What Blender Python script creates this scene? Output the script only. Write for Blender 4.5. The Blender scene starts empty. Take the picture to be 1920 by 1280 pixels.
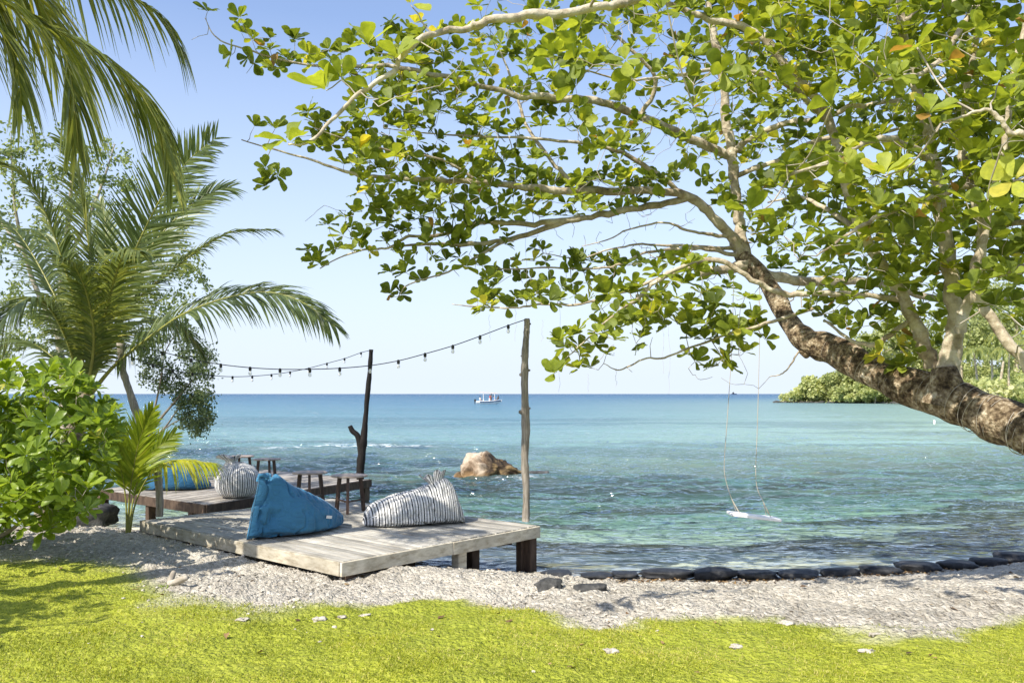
import bpy, bmesh, math, random
import numpy as np
from mathutils import Vector, Matrix
random.seed(7); RNG = np.random.default_rng(7)
S = bpy.context.scene
COL = S.collection

# ------------------------------------------------------------------ camera
F = 1594.0; CAMZ = 2.15; HOR = 738.0
cam_d = bpy.data.cameras.new('camera'); cam = bpy.data.objects.new('camera', cam_d); COL.objects.link(cam)
cam.location = (0, 0, CAMZ); cam.rotation_euler = (math.radians(90), 0, 0)
cam_d.lens = F / 1920 * 36; cam_d.sensor_width = 36; cam_d.shift_y = 98 / 1920
cam_d.clip_start = 0.05; cam_d.clip_end = 60000
S.camera = cam
# ------------------------------------------------------------------ sky and sun
SUN = Vector((-0.52, -0.56, 0.78)).normalized()
elev = math.asin(SUN.z); az = math.atan2(SUN.x, SUN.y)
w = bpy.data.worlds.new('World'); S.world = w; w.use_nodes = True
nt = w.node_tree; nt.nodes.clear()
sky = nt.nodes.new('ShaderNodeTexSky'); sky.sky_type = 'NISHITA'; sky.sun_disc = False
sky.sun_elevation = elev; sky.sun_rotation = az
sky.air_density = 1.0; sky.dust_density = 1.3; sky.ozone_density = 3.0; sky.altitude = 0
bg = nt.nodes.new('ShaderNodeBackground'); bg.inputs[1].default_value = 0.15
wo = nt.nodes.new('ShaderNodeOutputWorld')
tcw = nt.nodes.new('ShaderNodeTexCoord'); sxw = nt.nodes.new('ShaderNodeSeparateXYZ'); nt.links.new(tcw.outputs['Generated'], sxw.inputs[0])
rw = nt.nodes.new('ShaderNodeValToRGB'); nt.links.new(sxw.outputs[2], rw.inputs[0])
for e, (p_, c_) in zip(rw.color_ramp.elements, ((0.0, 1.0), (.40, .12))): e.position = p_; e.color = (c_, c_, c_, 1)
mw = nt.nodes.new('ShaderNodeMix'); mw.data_type = 'RGBA'; nt.links.new(rw.outputs[0], mw.inputs[0]); tw_ = nt.nodes.new('ShaderNodeMix'); tw_.data_type = 'RGBA'; tw_.blend_type = 'MULTIPLY'; tw_.inputs[0].default_value = 1; nt.links.new(sky.outputs[0], tw_.inputs[6]); tw_.inputs[7].default_value = (.84, .83, .90, 1); nt.links.new(tw_.outputs[2], mw.inputs[6]); mw.inputs[7].default_value = (3.1, 3.5, 4.05, 1)   # pale haze low in the sky
nt.links.new(mw.outputs[2], bg.inputs[0]); nt.links.new(bg.outputs[0], wo.inputs[0])
sl = bpy.data.lights.new('sun', 'SUN'); sl.energy = 4.1; sl.angle = math.radians(0.53); sl.color = (1.0, 0.93, 0.82)
so = bpy.data.objects.new('sun', sl); COL.objects.link(so)
so.rotation_euler = SUN.to_track_quat('Z', 'Y').to_euler(); so.location = (-20, -10, 30)
vs = S.view_settings; vs.view_transform = 'Standard'; vs.look = 'None'; vs.gamma = 1.0; vs.exposure = 0.86
S.cycles.max_bounces = 8; S.cycles.transparent_max_bounces = 12; S.cycles.transmission_bounces = 6
S.cycles.caustics_reflective = False; S.cycles.caustics_refractive = False

# ------------------------------------------------------------------ helpers
def P(px, py, Y):                      # a point seen in the photograph, put at its real distance Y
    return np.array([(px - 960) / F * Y, Y, CAMZ - (py - HOR) / F * Y])
def smooth(t): t = np.clip(t, 0, 1); return t * t * (3 - 2 * t)
def _hash(ix, iy, iz, seed):
    h = (ix.astype(np.int64) * 374761393 + iy.astype(np.int64) * 668265263 + iz.astype(np.int64) * 2147483647 + seed * 974711) & 0xffffffff
    h = ((h ^ (h >> 13)) * 1274126177) & 0xffffffff
    h = ((h ^ (h >> 16)) * 2246822519) & 0xffffffff
    return ((h ^ (h >> 15)) & 0xffff) / 65535.0
def vnoise(x, y, z=0.0, seed=0):
    x = np.asarray(x, float); y = np.asarray(y, float); z = np.zeros_like(x) + z
    ix, iy, iz = np.floor(x), np.floor(y), np.floor(z)
    fx, fy, fz = x - ix, y - iy, z - iz
    ux, uy, uz = fx*fx*(3-2*fx), fy*fy*(3-2*fy), fz*fz*(3-2*fz)
    r = 0
    for a in (0, 1):
        for b in (0, 1):
            for c in (0, 1):
                r = r + _hash(ix+a, iy+b, iz+c, seed) * (ux if a else 1-ux) * (uy if b else 1-uy) * (uz if c else 1-uz)
    return r * 2 - 1
def fbm(x, y, z=0.0, oct=4, seed=0):
    r = 0; a = 1.0; f = 1.0
    for i in range(oct):
        r = r + a * vnoise(np.asarray(x)*f + 13.7*i, np.asarray(y)*f - 7.3*i, np.asarray(z)*f, seed + i); a *= .5; f *= 2.03
    return r
class MB:
    """collects geometry for ONE mesh object"""
    def __init__(s): s.v = []; s.f = []; s.n = 0; s.att = []
    def add(s, v, f, a=0.0):
        v = np.asarray(v, float).reshape(-1, 3); s.v.append(v)
        for q in f: s.f.append(np.asarray(q, int).reshape(-1, len(q[0])) + s.n if False else q) if False else None
        f = np.asarray(f, int)
        s.f.append(f + s.n); s.n += len(v)
        a = np.zeros(len(v)) + a; s.att.append(a)
    def box(s, c, sx, sy, sz, rot=None, a=0.0):
        v = np.array([[x, y, z] for x in (-.5, .5) for y in (-.5, .5) for z in (-.5, .5)]) * (sx, sy, sz)
        if rot is not None: v = v @ np.asarray(rot).T
        s.add(v + np.asarray(c), [(0,1,3,2),(4,6,7,5),(0,4,5,1),(2,3,7,6),(0,2,6,4),(1,5,7,3)], a)
    def bar(s, p, q, wd, h, up=(0, 0, 1), a=0.0):
        p = np.asarray(p, float); q = np.asarray(q, float); d = q - p; L = np.linalg.norm(d); d = d / L
        sd = np.cross(up, d); sd /= np.linalg.norm(sd); u = np.cross(d, sd)
        s.box((p+q)/2, L, wd, h, np.stack([d, sd, u], 1), a)
    def tube(s, pts, rad, n=8, caps=True, bump=0.0, a=0.0, seed=0):
        pts = np.asarray(pts, float); rad = np.zeros(len(pts)) + rad
        t = np.gradient(pts, axis=0); t /= np.linalg.norm(t, axis=1)[:, None] + 1e-9
        u = np.cross(t[0], (0.31, 0.12, 0.94)); 
        if np.linalg.norm(u) < .1: u = np.cross(t[0], (1, 0, 0))
        U = []
        for i in range(len(pts)):
            u = u - t[i] * np.dot(u, t[i]); u = u / (np.linalg.norm(u) + 1e-9); U.append(u)
        U = np.array(U); W = np.cross(t, U)
        th = np.arange(n) / n * 2 * math.pi
        ring = np.cos(th)[None, :, None] * U[:, None] + np.sin(th)[None, :, None] * W[:, None]
        r = rad[:, None]
        vv = pts[:, None] + ring * r[..., None]
        if bump:
            k = 1 / (rad.mean() * 2.2)
            nn = fbm(vv[..., 0]*k, vv[..., 1]*k, vv[..., 2]*k, 3, seed)
            vv = pts[:, None] + ring * (r * (1 + bump * nn))[..., None]
        m = len(pts)
        i, j = np.meshgrid(np.arange(m-1), np.arange(n), indexing='ij'); j2 = (j+1) % n
        f = np.stack([i*n+j, i*n+j2, (i+1)*n+j2, (i+1)*n+j], -1).reshape(-1, 4)
        s.add(vv.reshape(-1, 3), f, a)
        if caps:
            base = s.n - m*n
            for e, o in ((0, 0), (m-1, (m-1)*n)):
                s.v.append(pts[e][None]); s.att.append(np.zeros(1) + a); c = s.n; s.n += 1
                q = [(c, base+o+k, base+o+(k+1) % n) for k in range(n)]
                s.f.append(np.array(q))
    def build(s, name, mat, parent=None, smooth_=True, attname='tint', loc=None):
        v = np.concatenate(s.v); att = np.concatenate(s.att)
        if loc is not None: v = v - np.asarray(loc)
        return mesh_obj(name, v, s.f, mat, parent, smooth_, {attname: att}, loc)
def mesh_obj(name, v, flist, mat, parent=None, smooth_=True, atts=None, loc=None):
    me = bpy.data.meshes.new(name)
    loops = np.concatenate([f.reshape(-1) for f in flist]); sz = np.concatenate([np.full(len(f), f.shape[1]) for f in flist])
    me.vertices.add(len(v)); me.vertices.foreach_set('co', np.ascontiguousarray(v, dtype=np.float32).reshape(-1))
    me.loops.add(len(loops)); me.loops.foreach_set('vertex_index', loops.astype(np.int32))
    st = np.concatenate([[0], np.cumsum(sz)[:-1]])
    me.polygons.add(len(sz)); me.polygons.foreach_set('loop_start', st.astype(np.int32))
    me.update(calc_edges=True)
    me.polygons.foreach_set('use_smooth', np.full(len(sz), bool(smooth_)))
    for k, a in (atts or {}).items():
        at = me.attributes.new(k, 'FLOAT', 'POINT'); at.data.foreach_set('value', np.asarray(a, dtype=np.float32))
    me.validate()
    o = bpy.data.objects.new(name, me); COL.objects.link(o)
    if mat: me.materials.append(mat)
    if parent: o.parent = parent
    if loc is not None: o.location = loc
    return o
def tag(o, label=None, cat=None, group=None, kind=None):
    if label: o['label'] = label
    if cat: o['category'] = cat
    if group: o['group'] = group
    if kind: o['kind'] = kind
    return o
def empty(name, loc, label=None, cat=None, group=None):
    o = bpy.data.objects.new(name, None); COL.objects.link(o); o.location = loc; o.empty_display_size = .2
    return tag(o, label, cat, group)
def keep(o, root):                     # parent a mesh made in world coordinates under an Empty at its base
    o.parent = root; o.matrix_parent_inverse = Matrix.Translation(-Vector(root.location)); return o
def crom(pts, n=6):                    # Catmull-Rom through rows of any width
    p = np.asarray(pts, float); p = np.vstack([2*p[0]-p[1], p, 2*p[-1]-p[-2]]); out = []
    for i in range(1, len(p)-2):
        a, b, c, d = p[i-1], p[i], p[i+1], p[i+2]
        for k in range(n):
            t = k / n
            out.append(.5*((2*b)+(-a+c)*t+(2*a-5*b+4*c-d)*t*t+(-a+3*b-3*c+d)*t**3))
    out.append(p[-2]); return np.array(out)
def unit(a): a = np.asarray(a, float); return a / (np.linalg.norm(a, axis=-1, keepdims=True) + 1e-9)

# ------------------------------------------------------------------ materials
class MT:
    def __init__(s, name):
        s.m = bpy.data.materials.new(name); s.m.use_nodes = True; s.t = s.m.node_tree; s.t.nodes.clear()
        s.out = s.t.nodes.new('ShaderNodeOutputMaterial')
    def n(s, typ, **k):
        nd = s.t.nodes.new(typ)
        for a, b in k.items(): setattr(nd, a, b)
        return nd
    def l(s, a, b): s.t.links.new(a, b)
    def val(s, nd, i, v): nd.inputs[i].default_value = v
    def attr(s, nm='tint'): return s.n('ShaderNodeAttribute', attribute_name=nm).outputs['Fac']
    def coord(s, scale=(1,1,1), kind='Object'):
        tc = s.n('ShaderNodeTexCoord'); mp = s.n('ShaderNodeMapping'); mp.inputs['Scale'].default_value = scale
        s.l(tc.outputs[kind], mp.inputs[0]); return mp.outputs[0]
    def pos(s, scale=(1,1,1)):
        g = s.n('ShaderNodeNewGeometry'); mp = s.n('ShaderNodeMapping'); mp.inputs['Scale'].default_value = scale
        s.l(g.outputs['Position'], mp.inputs[0]); return mp.outputs[0]
    def noise(s, vec, scale, detail=4, rough=.55, dist=0.0):
        nd = s.n('ShaderNodeTexNoise'); nd.inputs['Scale'].default_value = scale; nd.inputs['Detail'].default_value = detail
        nd.inputs['Roughness'].default_value = rough; nd.inputs['Distortion'].default_value = dist
        s.l(vec, nd.inputs['Vector']); return nd.outputs['Fac']
    def vor(s, vec, scale, feature='F1'):
        nd = s.n('ShaderNodeTexVoronoi', feature=feature); nd.inputs['Scale'].default_value = scale
        s.l(vec, nd.inputs['Vector']); return nd
    def ramp(s, fac, stops, interp='LINEAR'):
        r = s.n('ShaderNodeValToRGB'); r.color_ramp.interpolation = interp; el = r.color_ramp.elements
        while len(el) < len(stops): el.new(.5)
        for e, (p, c) in zip(el, stops): e.position = p; e.color = (*c, 1) if not np.isscalar(c) else (c, c, c, 1)
        s.l(fac, r.inputs[0]); return r.outputs[0]
    def math(s, op, a, b=None, clamp=False):
        m = s.n('ShaderNodeMath', operation=op, use_clamp=clamp)
        for i, x in enumerate((a, b)):
            if x is None: continue
            if isinstance(x, (int, float)): m.inputs[i].default_value = x
            else: s.l(x, m.inputs[i])
        return m.outputs[0]
    def mix(s, fac, a, b, mode='MIX'):
        m = s.n('ShaderNodeMix', data_type='RGBA', blend_type=mode)
        for i, x in ((0, fac), (6, a), (7, b)):
            if isinstance(x, (int, float)): m.inputs[i].default_value = x
            elif isinstance(x, tuple): m.inputs[i].default_value = (*x, 1)
            else: s.l(x, m.inputs[i])
        return m.outputs[2]
    def bump(s, h, strength=.5, dist=.02, nrm=None):
        b = s.n('ShaderNodeBump'); b.inputs['Strength'].default_value = strength; b.inputs['Distance'].default_value = dist
        s.l(h, b.inputs['Height'])
        if nrm: s.l(nrm, b.inputs['Normal'])
        return b.outputs[0]
    def bsdf(s, color, rough=.7, normal=None, spec=.5, **k):
        b = s.n('ShaderNodeBsdfPrincipled')
        if isinstance(color, tuple): b.inputs['Base Color'].default_value = (*color, 1)
        else: s.l(color, b.inputs['Base Color'])
        if isinstance(rough, float): b.inputs['Roughness'].default_value = rough
        else: s.l(rough, b.inputs['Roughness'])
        b.inputs['Specular IOR Level'].default_value = spec
        if normal: s.l(normal, b.inputs['Normal'])
        for a, v in k.items(): b.inputs[a.replace('_', ' ')].default_value = v
        return b.outputs[0]
    def end(s, sh): s.l(sh, s.out.inputs[0]); return s.m

def leaf_mat(name, stops, trans=.45, tcol=(1.5, 1.35, .55), rough=.42, scale=30):
    m = MT(name); base = m.ramp(m.attr(), stops)
    ns = m.noise(m.pos(), scale, 3)
    col = m.mix(1.0, base, m.ramp(ns, [(.3, (.78, .8, .75)), (.7, (1.15, 1.12, 1.0))]), 'MULTIPLY')
    nb = m.bump(ns, .25, .01)
    p = m.bsdf(col, rough, nb, .4)
    tr = m.n('ShaderNodeBsdfTranslucent'); m.l(m.mix(1.0, col, tcol, 'MULTIPLY'), tr.inputs[0])
    mx = m.n('ShaderNodeMixShader'); mx.inputs[0].default_value = trans
    m.l(p, mx.inputs[1]); m.l(tr.outputs[0], mx.inputs[2]); return m.end(mx.outputs[0])
def wood_mat(name, c1, c2, c3, stretch=(1, 1, 1), sc=14, bump=.5, rough=.8, rot=None):
    m = MT(name); v = m.coord(stretch)
    if rot is not None:
        v0 = m.n('ShaderNodeMapping'); v0.inputs['Rotation'].default_value = (0, 0, -rot); m.l(m.coord((1, 1, 1)), v0.inputs[0])
        v1 = m.n('ShaderNodeMapping'); v1.inputs['Scale'].default_value = (.35, 4, 4); m.l(v0.outputs[0], v1.inputs[0]); v = v1.outputs[0]
    a = m.noise(v, sc, 6, .65); b = m.noise(m.coord((1, 1, 1)), 3.1, 4)
    col = m.ramp(a, [(.28, c1), (.52, c2), (.75, c3)])
    col = m.mix(.6, col, m.ramp(b, [(.3, .55), (.7, 1.25)]), 'MULTIPLY')
    col = m.mix(.9, col, m.ramp(m.attr(), [(0, .6), (.5, .95), (1, 1.25)]), 'MULTIPLY')
    return m.end(m.bsdf(col, rough, m.bump(a, bump, .008), .3))

M = {}
def M_ground():
    m = MT('ground')
    g = m.attr('grass'); wet = m.attr('wet'); v = m.pos()
    vo = m.vor(v, 26); vo2 = m.vor(v, 60)
    n1 = m.noise(v, 1.3, 5); n2 = m.noise(v, 18, 6, .7)
    stone = m.ramp(m.mix(.5, vo.outputs['Color'], n2), [(.2, (.24, .215, .175)), (.5, (.44, .41, .35)), (.8, (.64, .61, .54))])
    stone = m.mix(.5, stone, m.ramp(n1, [(.3, (.62, .60, .56)), (.65, (1.1, 1.08, 1.02))]), 'MULTIPLY')
    sand = m.mix(m.ramp(n1, [(.35, 0.0), (.6, 1.0)]), stone, (.60, .56, .48))
    stone = m.mix(.35, stone, sand)
    wetc = m.mix(1.0, stone, (.44, .40, .32), 'MULTIPLY')
    stone = m.mix(wet, stone, wetc)
    gr = m.ramp(n2, [(.2, (.14, .17, .02)), (.5, (.32, .36, .04)), (.8, (.5, .5, .1))])
    gr = m.mix(.6, gr, m.ramp(n1, [(.3, (.7, .75, .7)), (.7, (1.15, 1.1, .9))]), 'MULTIPLY')
    col = m.mix(g, stone, gr)
    h = m.math('ADD', m.math('MULTIPLY', vo.outputs['Distance'], -1.0), m.math('MULTIPLY', n2, 1.2))
    h = m.math('ADD', h, m.math('MULTIPLY', vo2.outputs['Distance'], -.4))
    return m.end(m.bsdf(col, .9, m.bump(h, .9, .03), .2))
M['ground'] = M_ground()
def M_water():
    m = MT('sea_water')
    s = m.attr('shore')                 # metres offshore
    v = m.pos()
    def ridge(sc, str_, det, seed_):
        n_ = m.noise(m.pos(str_), sc, det, .55, .35); d_ = m.math('ABSOLUTE', m.math('SUBTRACT', n_, .5))
        return m.math('SUBTRACT', 1.0, m.math('MULTIPLY', d_, 4.0))
    r1 = ridge(2.6, (.55, 1, 1), 3, 0); r2 = ridge(1.05, (.5, 1.05, 1), 4, 1); r3 = ridge(.42, (.42, 1.1, 1), 4, 2); r4 = ridge(.13, (.35, 1.1, 1), 4, 3)
    def w_(p0, p1): return m.ramp(m.math('DIVIDE', s, 100.0), [(p0, 0.0), (p1, 1.0)])
    h = m.math('MULTIPLY', r1, .07)
    h = m.math('ADD', h, m.math('MULTIPLY', r2, .21))
    h = m.math('ADD', h, m.math('MULTIPLY', m.math('MULTIPLY', r3, w_(.02, .16)), .42))
    h = m.math('ADD', h, m.math('MULTIPLY', m.math('MULTIPLY', r4, w_(.15, .7)), 1.5))
    h = m.math('MULTIPLY', h, m.ramp(m.math('DIVIDE', s, 3.0), [(0.0, .25), (1.0, 1.0)]))
    nb = m.bump(h, 1.0, 1.0)
    fr = m.n('ShaderNodeFresnel'); fr.inputs['IOR'].default_value = 1.33; m.l(nb, fr.inputs['Normal'])
    fac = m.math('MINIMUM', m.math('MULTIPLY', fr.outputs[0], 1.0), .9)
    gl = m.n('ShaderNodeBsdfGlossy'); gl.inputs['Roughness'].default_value = .07; m.l(nb, gl.inputs['Normal'])
    gl.inputs['Color'].default_value = (.9, .95, 1, 1)
    ld = m.math('DIVIDE', m.math('LOGARITHM', m.math('MAXIMUM', s, 1.0), 10.0), 4.2)
    col = m.ramp(ld, [(.0, (.30, .32, .24)), (.2, (.24, .33, .27)), (.3, (.17, .275, .265)), (.42, (.11, .215, .26)), (.52, (.075, .17, .245)), (.66, (.04, .115, .2)), (.9, (.008, .045, .12))])
    px = m.n('ShaderNodeSeparateXYZ'); m.l(v, px.inputs[0])
    warm = m.ramp(m.math('DIVIDE', px.outputs[0], m.math('MAXIMUM', px.outputs[1], 5.0)), [(.0, 0.0), (.15, .35), (.55, 1.0)])
    col = m.mix(m.math('MULTIPLY', warm, m.ramp(ld, [(.2, .7), (.5, .65), (.62, .0)])), col, (.28, .38, .28))
    pt = m.noise(m.pos((.25, 1, 1)), .16, 4, .6)
    col = m.mix(.3, col, m.ramp(pt, [(.3, .7), (.5, 1.0), (.7, 1.3)]), 'MULTIPLY')
    col = m.mix(m.attr('reef'), col, (.018, .05, .085))
    df = m.n('ShaderNodeBsdfDiffuse'); m.l(col, df.inputs[0])
    tp = m.n('ShaderNodeBsdfTransparent'); m.l(m.ramp(m.math('DIVIDE', s, 12.0), [(0, (.95, .97, .95)), (.5, (.62, .88, .84)), (1, (.4, .78, .8))]), tp.inputs[0])
    body = m.n('ShaderNodeMixShader'); m.l(m.ramp(m.math('DIVIDE', s, 26.0), [(0, 0.0), (.25, .22), (.6, .66), (1, 1.0)]), body.inputs[0])
    m.l(tp.outputs[0], body.inputs[1]); m.l(df.outputs[0], body.inputs[2])
    mx = m.n('ShaderNodeMixShader'); m.l(fac, mx.inputs[0]); m.l(body.outputs[0], mx.inputs[1]); m.l(gl.outputs[0], mx.inputs[2])
    # broken foam along the shallow reef
    fo = m.attr('foam'); fn = m.noise(m.pos((.35, 1, 1)), 5.0, 5, .75)
    ff = m.math('MULTIPLY', fo, m.ramp(fn, [(.52, 0.0), (.6, 1.0)]))
    fd = m.n('ShaderNodeBsdfDiffuse'); fd.inputs[0].default_value = (.75, .8, .82, 1)
    m2 = m.n('ShaderNodeMixShader'); m.l(ff, m2.inputs[0]); m.l(mx.outputs[0], m2.inputs[1]); m.l(fd.outputs[0], m2.inputs[2])
    return m.end(m2.outputs[0])
M['water'] = M_water()
def M_seabed():
    m = MT('seabed'); v = m.pos((.55, 1, 1))
    n = m.noise(v, .5, 5, .65, .6); n2 = m.noise(v, 6, 4, .6)
    col = m.ramp(n, [(.28, (.22, .21, .14)), (.4, (.42, .41, .29)), (.5, (.68, .66, .5)), (.66, (.86, .83, .68))])
    col = m.mix(.5, col, m.ramp(n2, [(.3, .5), (.7, 1.3)]), 'MULTIPLY')
    return m.end(m.bsdf(col, .9))
M['seabed'] = M_seabed()
M['deck'] = wood_mat('weathered_boards', (.20, .18, .145), (.40, .38, .33), (.56, .54, .48), (1, 1, 1), 6, .5, rot=math.atan2(2.64, -3.04))
M['fascia'] = wood_mat('pale_fascia_timber', (.30, .25, .17), (.55, .50, .39), (.68, .63, .52), (1, 1, 3), 7, .5)
M['old_deck'] = wood_mat('brown_weathered_boards', (.14, .11, .085), (.36, .33, .285), (.55, .52, .47), (1, 1, 1), 6, .5, rot=math.atan2(3.9, 1.83))
M['dark_wood'] = wood_mat('dark_wet_timber', (.03, .02, .014), (.09, .06, .042), (.16, .115, .08), (1, 1, .3), 12, .5)
M['stool_wood'] = wood_mat('dark_stool_wood', (.035, .02, .014), (.09, .055, .04), (.15, .10, .075), (3, 3, .4), 12, .2, .5)
M['stool_top'] = wood_mat('stool_top_wood', (.20, .15, .12), (.40, .33, .275), (.55, .48, .41), (1, 5, 1), 8, .2, .55)
M['pole_grey'] = wood_mat('grey_driftwood', (.13, .11, .085), (.30, .265, .215), (.48, .44, .37), (6, 6, .5), 9, .8)
M['pole_dark'] = wood_mat('blackened_branch_wood', (.004, .0035, .003), (.011, .009, .008), (.028, .023, .02), (3, 3, .5), 9, .8)
def M_bark(name, stops, sc=3.2, patch=.6, bump=.9):
    m = MT(name); v = m.coord((1, 1, 1.0)); a = m.noise(v, sc*4, 7, .7); b = m.noise(v, sc, 4, .6, .8); vo = m.vor(v, sc*7)
    f = m.math('ADD', m.math('MULTIPLY', a, .55), m.math('MULTIPLY', b, .45))
    col = m.ramp(f, stops)
    h = m.math('ADD', a, m.math('MULTIPLY', vo.outputs['Distance'], .7))
    return m.end(m.bsdf(col, .9, m.bump(h, bump, .03), .2))
M['trunk'] = M_bark('rough_brown_bark', [(.40, (.035, .024, .014)), (.47, (.12, .085, .05)), (.53, (.26, .20, .125)), (.59, (.48, .40, .28)), (.65, (.72, .66, .54))], 5.0, bump=1.0)
M['limb'] = M_bark('pale_grey_bark', [(.34, (.15, .115, .075)), (.44, (.32, .265, .185)), (.54, (.50, .44, .33)), (.66, (.66, .60, .48))], 2.6, bump=.6)
M['twig'] = M_bark('twig_bark', [(.3, (.16, .13, .10)), (.5, (.36, .32, .26)), (.7, (.58, .54, .46))], 2, bump=.2)
M['palm_trunk'] = M_bark('palm_bark', [(.35, (.10, .08, .055)), (.5, (.24, .2, .15)), (.65, (.4, .35, .28))], 5)
M['almond_leaf'] = leaf_mat('sea_almond_leaf', [(0, (.10, .14, .02)), (.3, (.18, .235, .03)), (.6, (.28, .345, .045)), (.82, (.40, .44, .06)), (.93, (.52, .47, .08)), (1, (.34, .2, .06))], .5, (1.7, 1.55, .75), .55)
M['shrub_leaf'] = leaf_mat('beach_shrub_leaf', [(0, (.09, .155, .018)), (.5, (.20, .29, .035)), (.9, (.33, .42, .06)), (1, (.44, .43, .07))], .45, (1.6, 1.5, .7), .35)
M['palm_leaf'] = leaf_mat('palm_leaflet', [(0, (.07, .11, .05)), (.4, (.14, .19, .075)), (.75, (.26, .30, .09)), (1, (.48, .45, .12))], .4, (1.7, 1.5, .7), .38, 8)
M['seedling_leaf'] = leaf_mat('young_palm_leaflet', [(0, (.17, .26, .02)), (.5, (.34, .43, .035)), (1, (.54, .54, .07))], .45, (1.5, 1.4, .7), .4, 8)
M['rachis'] = leaf_mat('palm_midrib', [(0, (.14, .17, .05)), (.5, (.28, .28, .07)), (1, (.5, .46, .12))], .05, (1, 1, 1), .45, 12)
M['wisp_leaf'] = leaf_mat('small_mangrove_leaf', [(0, (.09, .14, .06)), (.5, (.17, .23, .10)), (1, (.36, .40, .14))], .5, (1.7, 1.6, 1.0), .5)
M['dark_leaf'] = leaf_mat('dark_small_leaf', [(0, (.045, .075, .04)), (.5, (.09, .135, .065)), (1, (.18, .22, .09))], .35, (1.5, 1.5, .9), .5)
M['far_leaf'] = leaf_mat('hazed_hillside_leaf', [(0, (.22, .26, .12)), (.45, (.38, .42, .18)), (.8, (.52, .55, .26)), (1, (.6, .6, .36))], .4, (1.4, 1.4, .9), .6, 2)  # paler and less saturated: distance haze put into the leaf colour
M['far_ground'] = M_bark('hillside_soil', [(.3, (.13, .17, .05)), (.5, (.22, .27, .09)), (.7, (.34, .36, .15))], .12)
M['grass'] = leaf_mat('lawn_grass', [(0, (.16, .20, .02)), (.4, (.33, .375, .04)), (.8, (.50, .52, .075)), (1, (.60, .54, .22))], .45, (1.5, 1.4, .7), .55, 6)
M['litter'] = leaf_mat('dry_leaf', [(0, (.06, .035, .02)), (.5, (.17, .10, .05)), (1, (.36, .24, .11))], .1, (1.2, 1, .8), .8)
def M_stone(name, stops, sc=5, bump=.8, rough=.85):
    m = MT(name); v = m.coord(); a = m.noise(v, sc, 7, .68, .3); t = m.attr()
    col = m.mix(.8, m.ramp(a, stops), m.ramp(t, [(0, .6), (.5, 1.0), (1, 1.3)]), 'MULTIPLY')
    return m.end(m.bsdf(col, rough, m.bump(a, bump, .04), .3))
M['pebble'] = M_stone('coral_gravel', [(.3, (.28, .25, .20)), (.5, (.47, .43, .36)), (.7, (.66, .62, .55))], 30, .5)
M['black_stone'] = M_stone('wet_black_stone', [(.35, (.012, .013, .016)), (.55, (.032, .034, .038)), (.7, (.08, .082, .086))], 5, .7, .55)
M['grey_stone'] = M_stone('dark_grey_stone', [(.35, (.03, .03, .03)), (.55, (.07, .07, .066)), (.7, (.16, .15, .135))], 7, .8, .7)
def M_rock():
    m = MT('sea_boulder'); v = m.coord(); a = m.noise(v, 2.2, 8, .66, .5); b = m.noise(v, 1.1, 3)
    light = m.ramp(a, [(.34, (.05, .032, .018)), (.43, (.22, .155, .10)), (.52, (.42, .34, .25)), (.7, (.62, .56, .46))])
    dark = m.ramp(a, [(.35, (.012, .009, .006)), (.5, (.045, .03, .018)), (.64, (.24, .17, .08))])
    sx = m.n('ShaderNodeSeparateXYZ'); m.l(v, sx.inputs[0])
    k = m.math('ADD', sx.outputs[0], m.math('MULTIPLY', b, .9))
    col = m.mix(m.ramp(k, [(.12, 0.0), (.4, 1.0)]), light, dark)  # right end coloured darker to stand for its unlit side
    lo = m.math('ADD', sx.outputs[2], m.math('MULTIPLY', b, .25))
    col = m.mix(m.ramp(lo, [(.13, .55), (.26, 0.0)]), col, (.30, .18, .07))
    return m.end(m.bsdf(col, .85, m.bump(a, 1.0, .12), .3))
M['rock'] = M_rock()
def M_fabric(name, c, stripes=False):
    m = MT(name); v = m.coord(); n = m.noise(v, 4, 4); wv = m.noise(v, 170, 2)
    if stripes:
        fr = m.math('FRACT', m.attr('stripe'))
        col = m.ramp(fr, [(0, (.72, .71, .68)), (.14, (.03, .034, .04)), (.34, (.72, .71, .68)), (.56, (.16, .165, .17)), (.66, (.5, .49, .47)), (.74, (.14, .145, .15)), (.84, (.72, .71, .68))], 'CONSTANT')
    else: col = m.mix(.8, c, m.ramp(n, [(.3, .85), (.7, 1.12)]), 'MULTIPLY')
    f1 = m.noise(m.coord((1.0, 1.0, 2.2)), 3.3, 3, .5, 1.6); f1 = m.math('ABSOLUTE', m.math('SUBTRACT', f1, .5)); f1 = m.ramp(f1, [(0.0, 0.0), (.045, .8), (.2, 1.0)])
    h = m.math('ADD', m.math('ADD', m.math('MULTIPLY', n, .6), m.math('MULTIPLY', f1, .22)), m.math('MULTIPLY', wv, .03))
    return m.end(m.bsdf(col, .75, m.bump(h, .5, .05), .25, Sheen_Weight=.15))
M['blue'] = M_fabric('blue_canvas', (.04, .165, .295)); M['blue2'] = M_fabric('deep_blue_canvas', (.02, .105, .21))
M['stripe'] = M_fabric('striped_canvas', (1, 1, 1), True)
def plain(name, c, rough=.6, **k):
    m = MT(name); n = m.noise(m.coord(), 6, 4)
    return m.end(m.bsdf(m.mix(.6, c, m.ramp(n, [(.3, .85), (.7, 1.12)]), 'MULTIPLY'), rough, m.bump(n, .1, .01), .4, **k))
M['white'] = plain('white_paint', (.78, .79, .78), .4); M['swing_seat'] = plain('white_seat_paint', (.9, .9, .88), .5); M['black'] = plain('black_rubber', (.015, .016, .018), .5)
M['navy'] = plain('navy_paint', (.02, .05, .12), .4); M['rope'] = plain('pale_rope', (.42, .38, .31), .85); M['cloth_white'] = plain('white_cloth', (.75, .75, .74), .8)
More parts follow.
